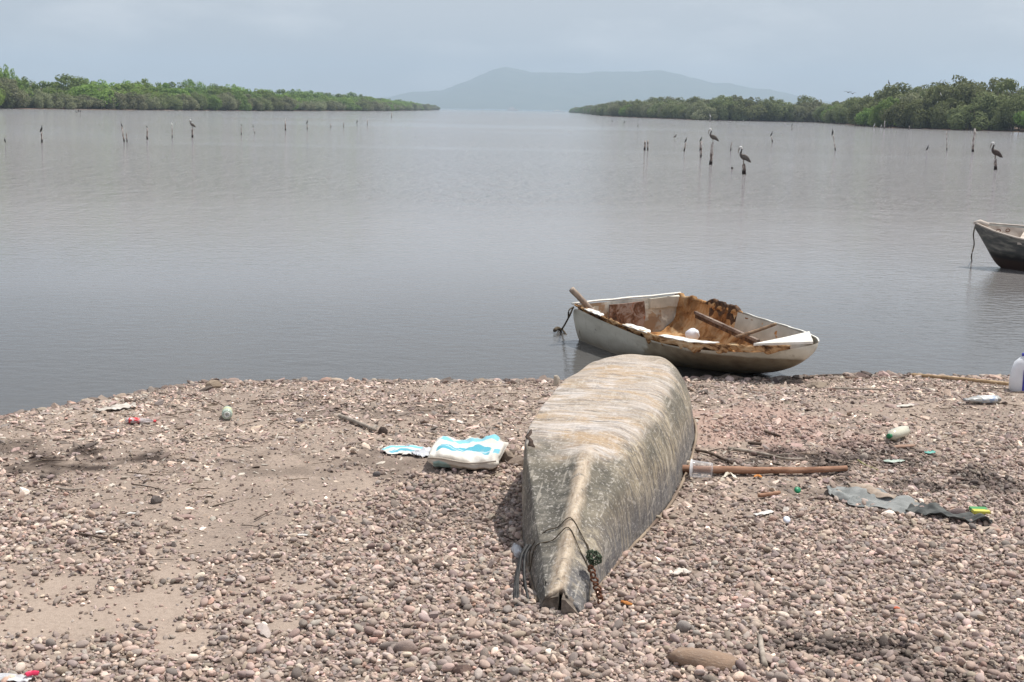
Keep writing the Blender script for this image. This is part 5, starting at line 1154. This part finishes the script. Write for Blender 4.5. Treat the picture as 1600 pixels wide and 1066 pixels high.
stick('stick', [(1185, 780), (1200, 778), (1218, 775)], (.011, .010), rb, 'short reddish stick in the pebbles below the long pole')
stick('stick', [(531, 655), (556, 664), (586, 677)], (.014, .012), gw_, 'grey round stick pointing at the charred stub left of the sack', knots=((.45, .03, .08, .03, .004),))
stick('bamboo_pole', [(1424, 589), (1490, 595), (1576, 604)], (.013, .014), tanw, 'straight tan bamboo pole lying along the right shoreline', 'pole', jit=.05)
stick('driftwood', [(1256, 594), (1285, 590), (1320, 589)], (.012, .007), dk, 'dark driftwood on the shoreline right of the skiff', 'driftwood', knots=((.4, -.05, -.03, .01, .008),))
stick('stick', [(1187, 1002), (1190, 1024), (1195, 1048)], (.010, .011), gw_, 'short grey stick pointing at the camera at lower right', knots=((.02, -.01, .03, .01, .004),))
stick('stick', [(118, 838), (150, 843), (200, 852)], (.006, .004), dk, 'thin dark twig above the bare sand at left')
stick('stick', [(398, 816), (412, 808), (426, 802)], (.004, .003), dk, 'thin dark twig in the pebbles left of centre')
stick('stick', [(88, 766), (110, 770), (134, 767)], (.007, .004), gw_, 'curved twig below the dark ash patch at left')
stick('stick', [(1300, 610), (1340, 611), (1385, 612)], (.008, .006), gw_, 'pale stick just behind the shore debris right of the skiff')
stick('stick', [(1340, 722), (1352, 730), (1372, 738)], (.004, .003), simple('green_stem', (.20, .20, .08), (.34, .33, .14), 9, .8, .2), 'thin green-yellow stem in the dark patch at right')
V = []; Fc = []
# ================================================================== single stones
def rock(px, w_, d_, h_, col, label, name='stone', sharp=True, rz=0, k=0, sink=.25, cat='stone'):
    p = gp(*px); base = (P_sharp if sharp else P_round)[k]; me = base.copy(); me.materials.clear(); me.materials.append(SMO)
    o = obj(name, me, None, None, p + Vector((0, 0, h_ * (.5 - sink))), (random.uniform(-.1, .1), random.uniform(-.1, .1), rz), (w_ / 2, d_ / 2, h_ / 2 * 1.3)); o.color = (*col, 1); return tag(o, label, cat)
rock((1275, 606), .17, .12, .065, (.38, .31, .24), 'flat pale tan rock on the shoreline right of the skiff', k=1)
rock((335, 606), .13, .10, .06, (.34, .27, .20), 'stacked flat rock at the left shoreline corner', k=2); rock((322, 611), .11, .08, .04, (.16, .13, .11), 'dark flat rock under the left shoreline corner rock', k=3)
rock((598, 679), .055, .05, .06, (.05, .035, .03), 'charred dark stub beside the grey stick left of the sack', 'charred_stub', False, k=4, cat='stub')
rock((797, 722), .10, .08, .07, (.30, .24, .19), 'tan rock wedged between the sack and the canoe', k=0); rock((806, 727), .10, .08, .06, (.33, .26, .21), 'pinkish rock touching the left flank of the canoe', k=5)
rock((794, 711), .15, .05, .03, (.20, .16, .13), 'flat dark slab resting behind the rocks by the sack', k=6, rz=.6)
rock((869, 603), .055, .05, .09, (.50, .44, .36), 'upright pale rock at the waterline left of the canoe', k=4)
rock((1100, 1037), .26, .13, .07, (.30, .21, .15), 'wide tan half-buried rock at the bottom edge right of the canoe', k=4, sharp=False, rz=-.15, sink=.3)
rock((634, 1019), .085, .06, .05, (.32, .25, .22), 'large rounded stone in the centre foreground pebbles', sharp=False, k=2); rock((612, 1013), .09, .035, .03, (.24, .20, .18), 'long thin stone leaning on the large foreground stone', sharp=False, k=3, rz=.3)
rock((722, 1052), .07, .055, .05, (.27, .19, .16), 'brown angular stone at the bottom edge left of the canoe', k=1); rock((800, 1055), .05, .045, .04, (.28, .25, .23), 'round grey stone at the bottom edge below the canoe bow', sharp=False, k=1)
rock((80, 1010), .042, .04, .035, (.24, .21, .19), 'lone grey stone on the bare sand at lower left', sharp=False, k=6); rock((245, 786), .06, .05, .04, (.15, .13, .12), 'dark angular stone at left below the ash patch', k=2)
rock((468, 660), .065, .05, .035, (.26, .25, .26), 'bluish grey stone in the flat gravel left of the grey stick', sharp=False, k=7); rock((588, 744), .045, .035, .03, (.13, .12, .12), 'dark oval stone below the torn sack piece', sharp=False, k=8)
rock((766, 815), .055, .05, .045, (.42, .36, .29), 'pale wedge stone at the edge of the canoe shadow', k=3); rock((1385, 690), .05, .05, .05, (.40, .33, .28), 'pale lump beside the green-capped bottle', k=5)
rock((1350, 718), .05, .045, .045, (.42, .36, .31), 'pale round lump in the dark patch right of the pole', sharp=False, k=5); rock((1495, 808), .10, .06, .05, (.16, .12, .115), 'dark brown stone behind the dark cloth at right', sharp=False, k=2)
rock((1410, 700), .14, .06, .02, (.40, .26, .19), 'flat pinkish patch of clay right of the dark stain', sharp=False, k=3, sink=.1); rock((1213, 598), .05, .05, .05, (.12, .10, .10), 'small dark stone in the shade of the skiff bow', k=0)
rock((1068, 985), .06, .045, .04, (.30, .27, .25), 'smooth grey stone right of the canoe bow tip', sharp=False, k=0)
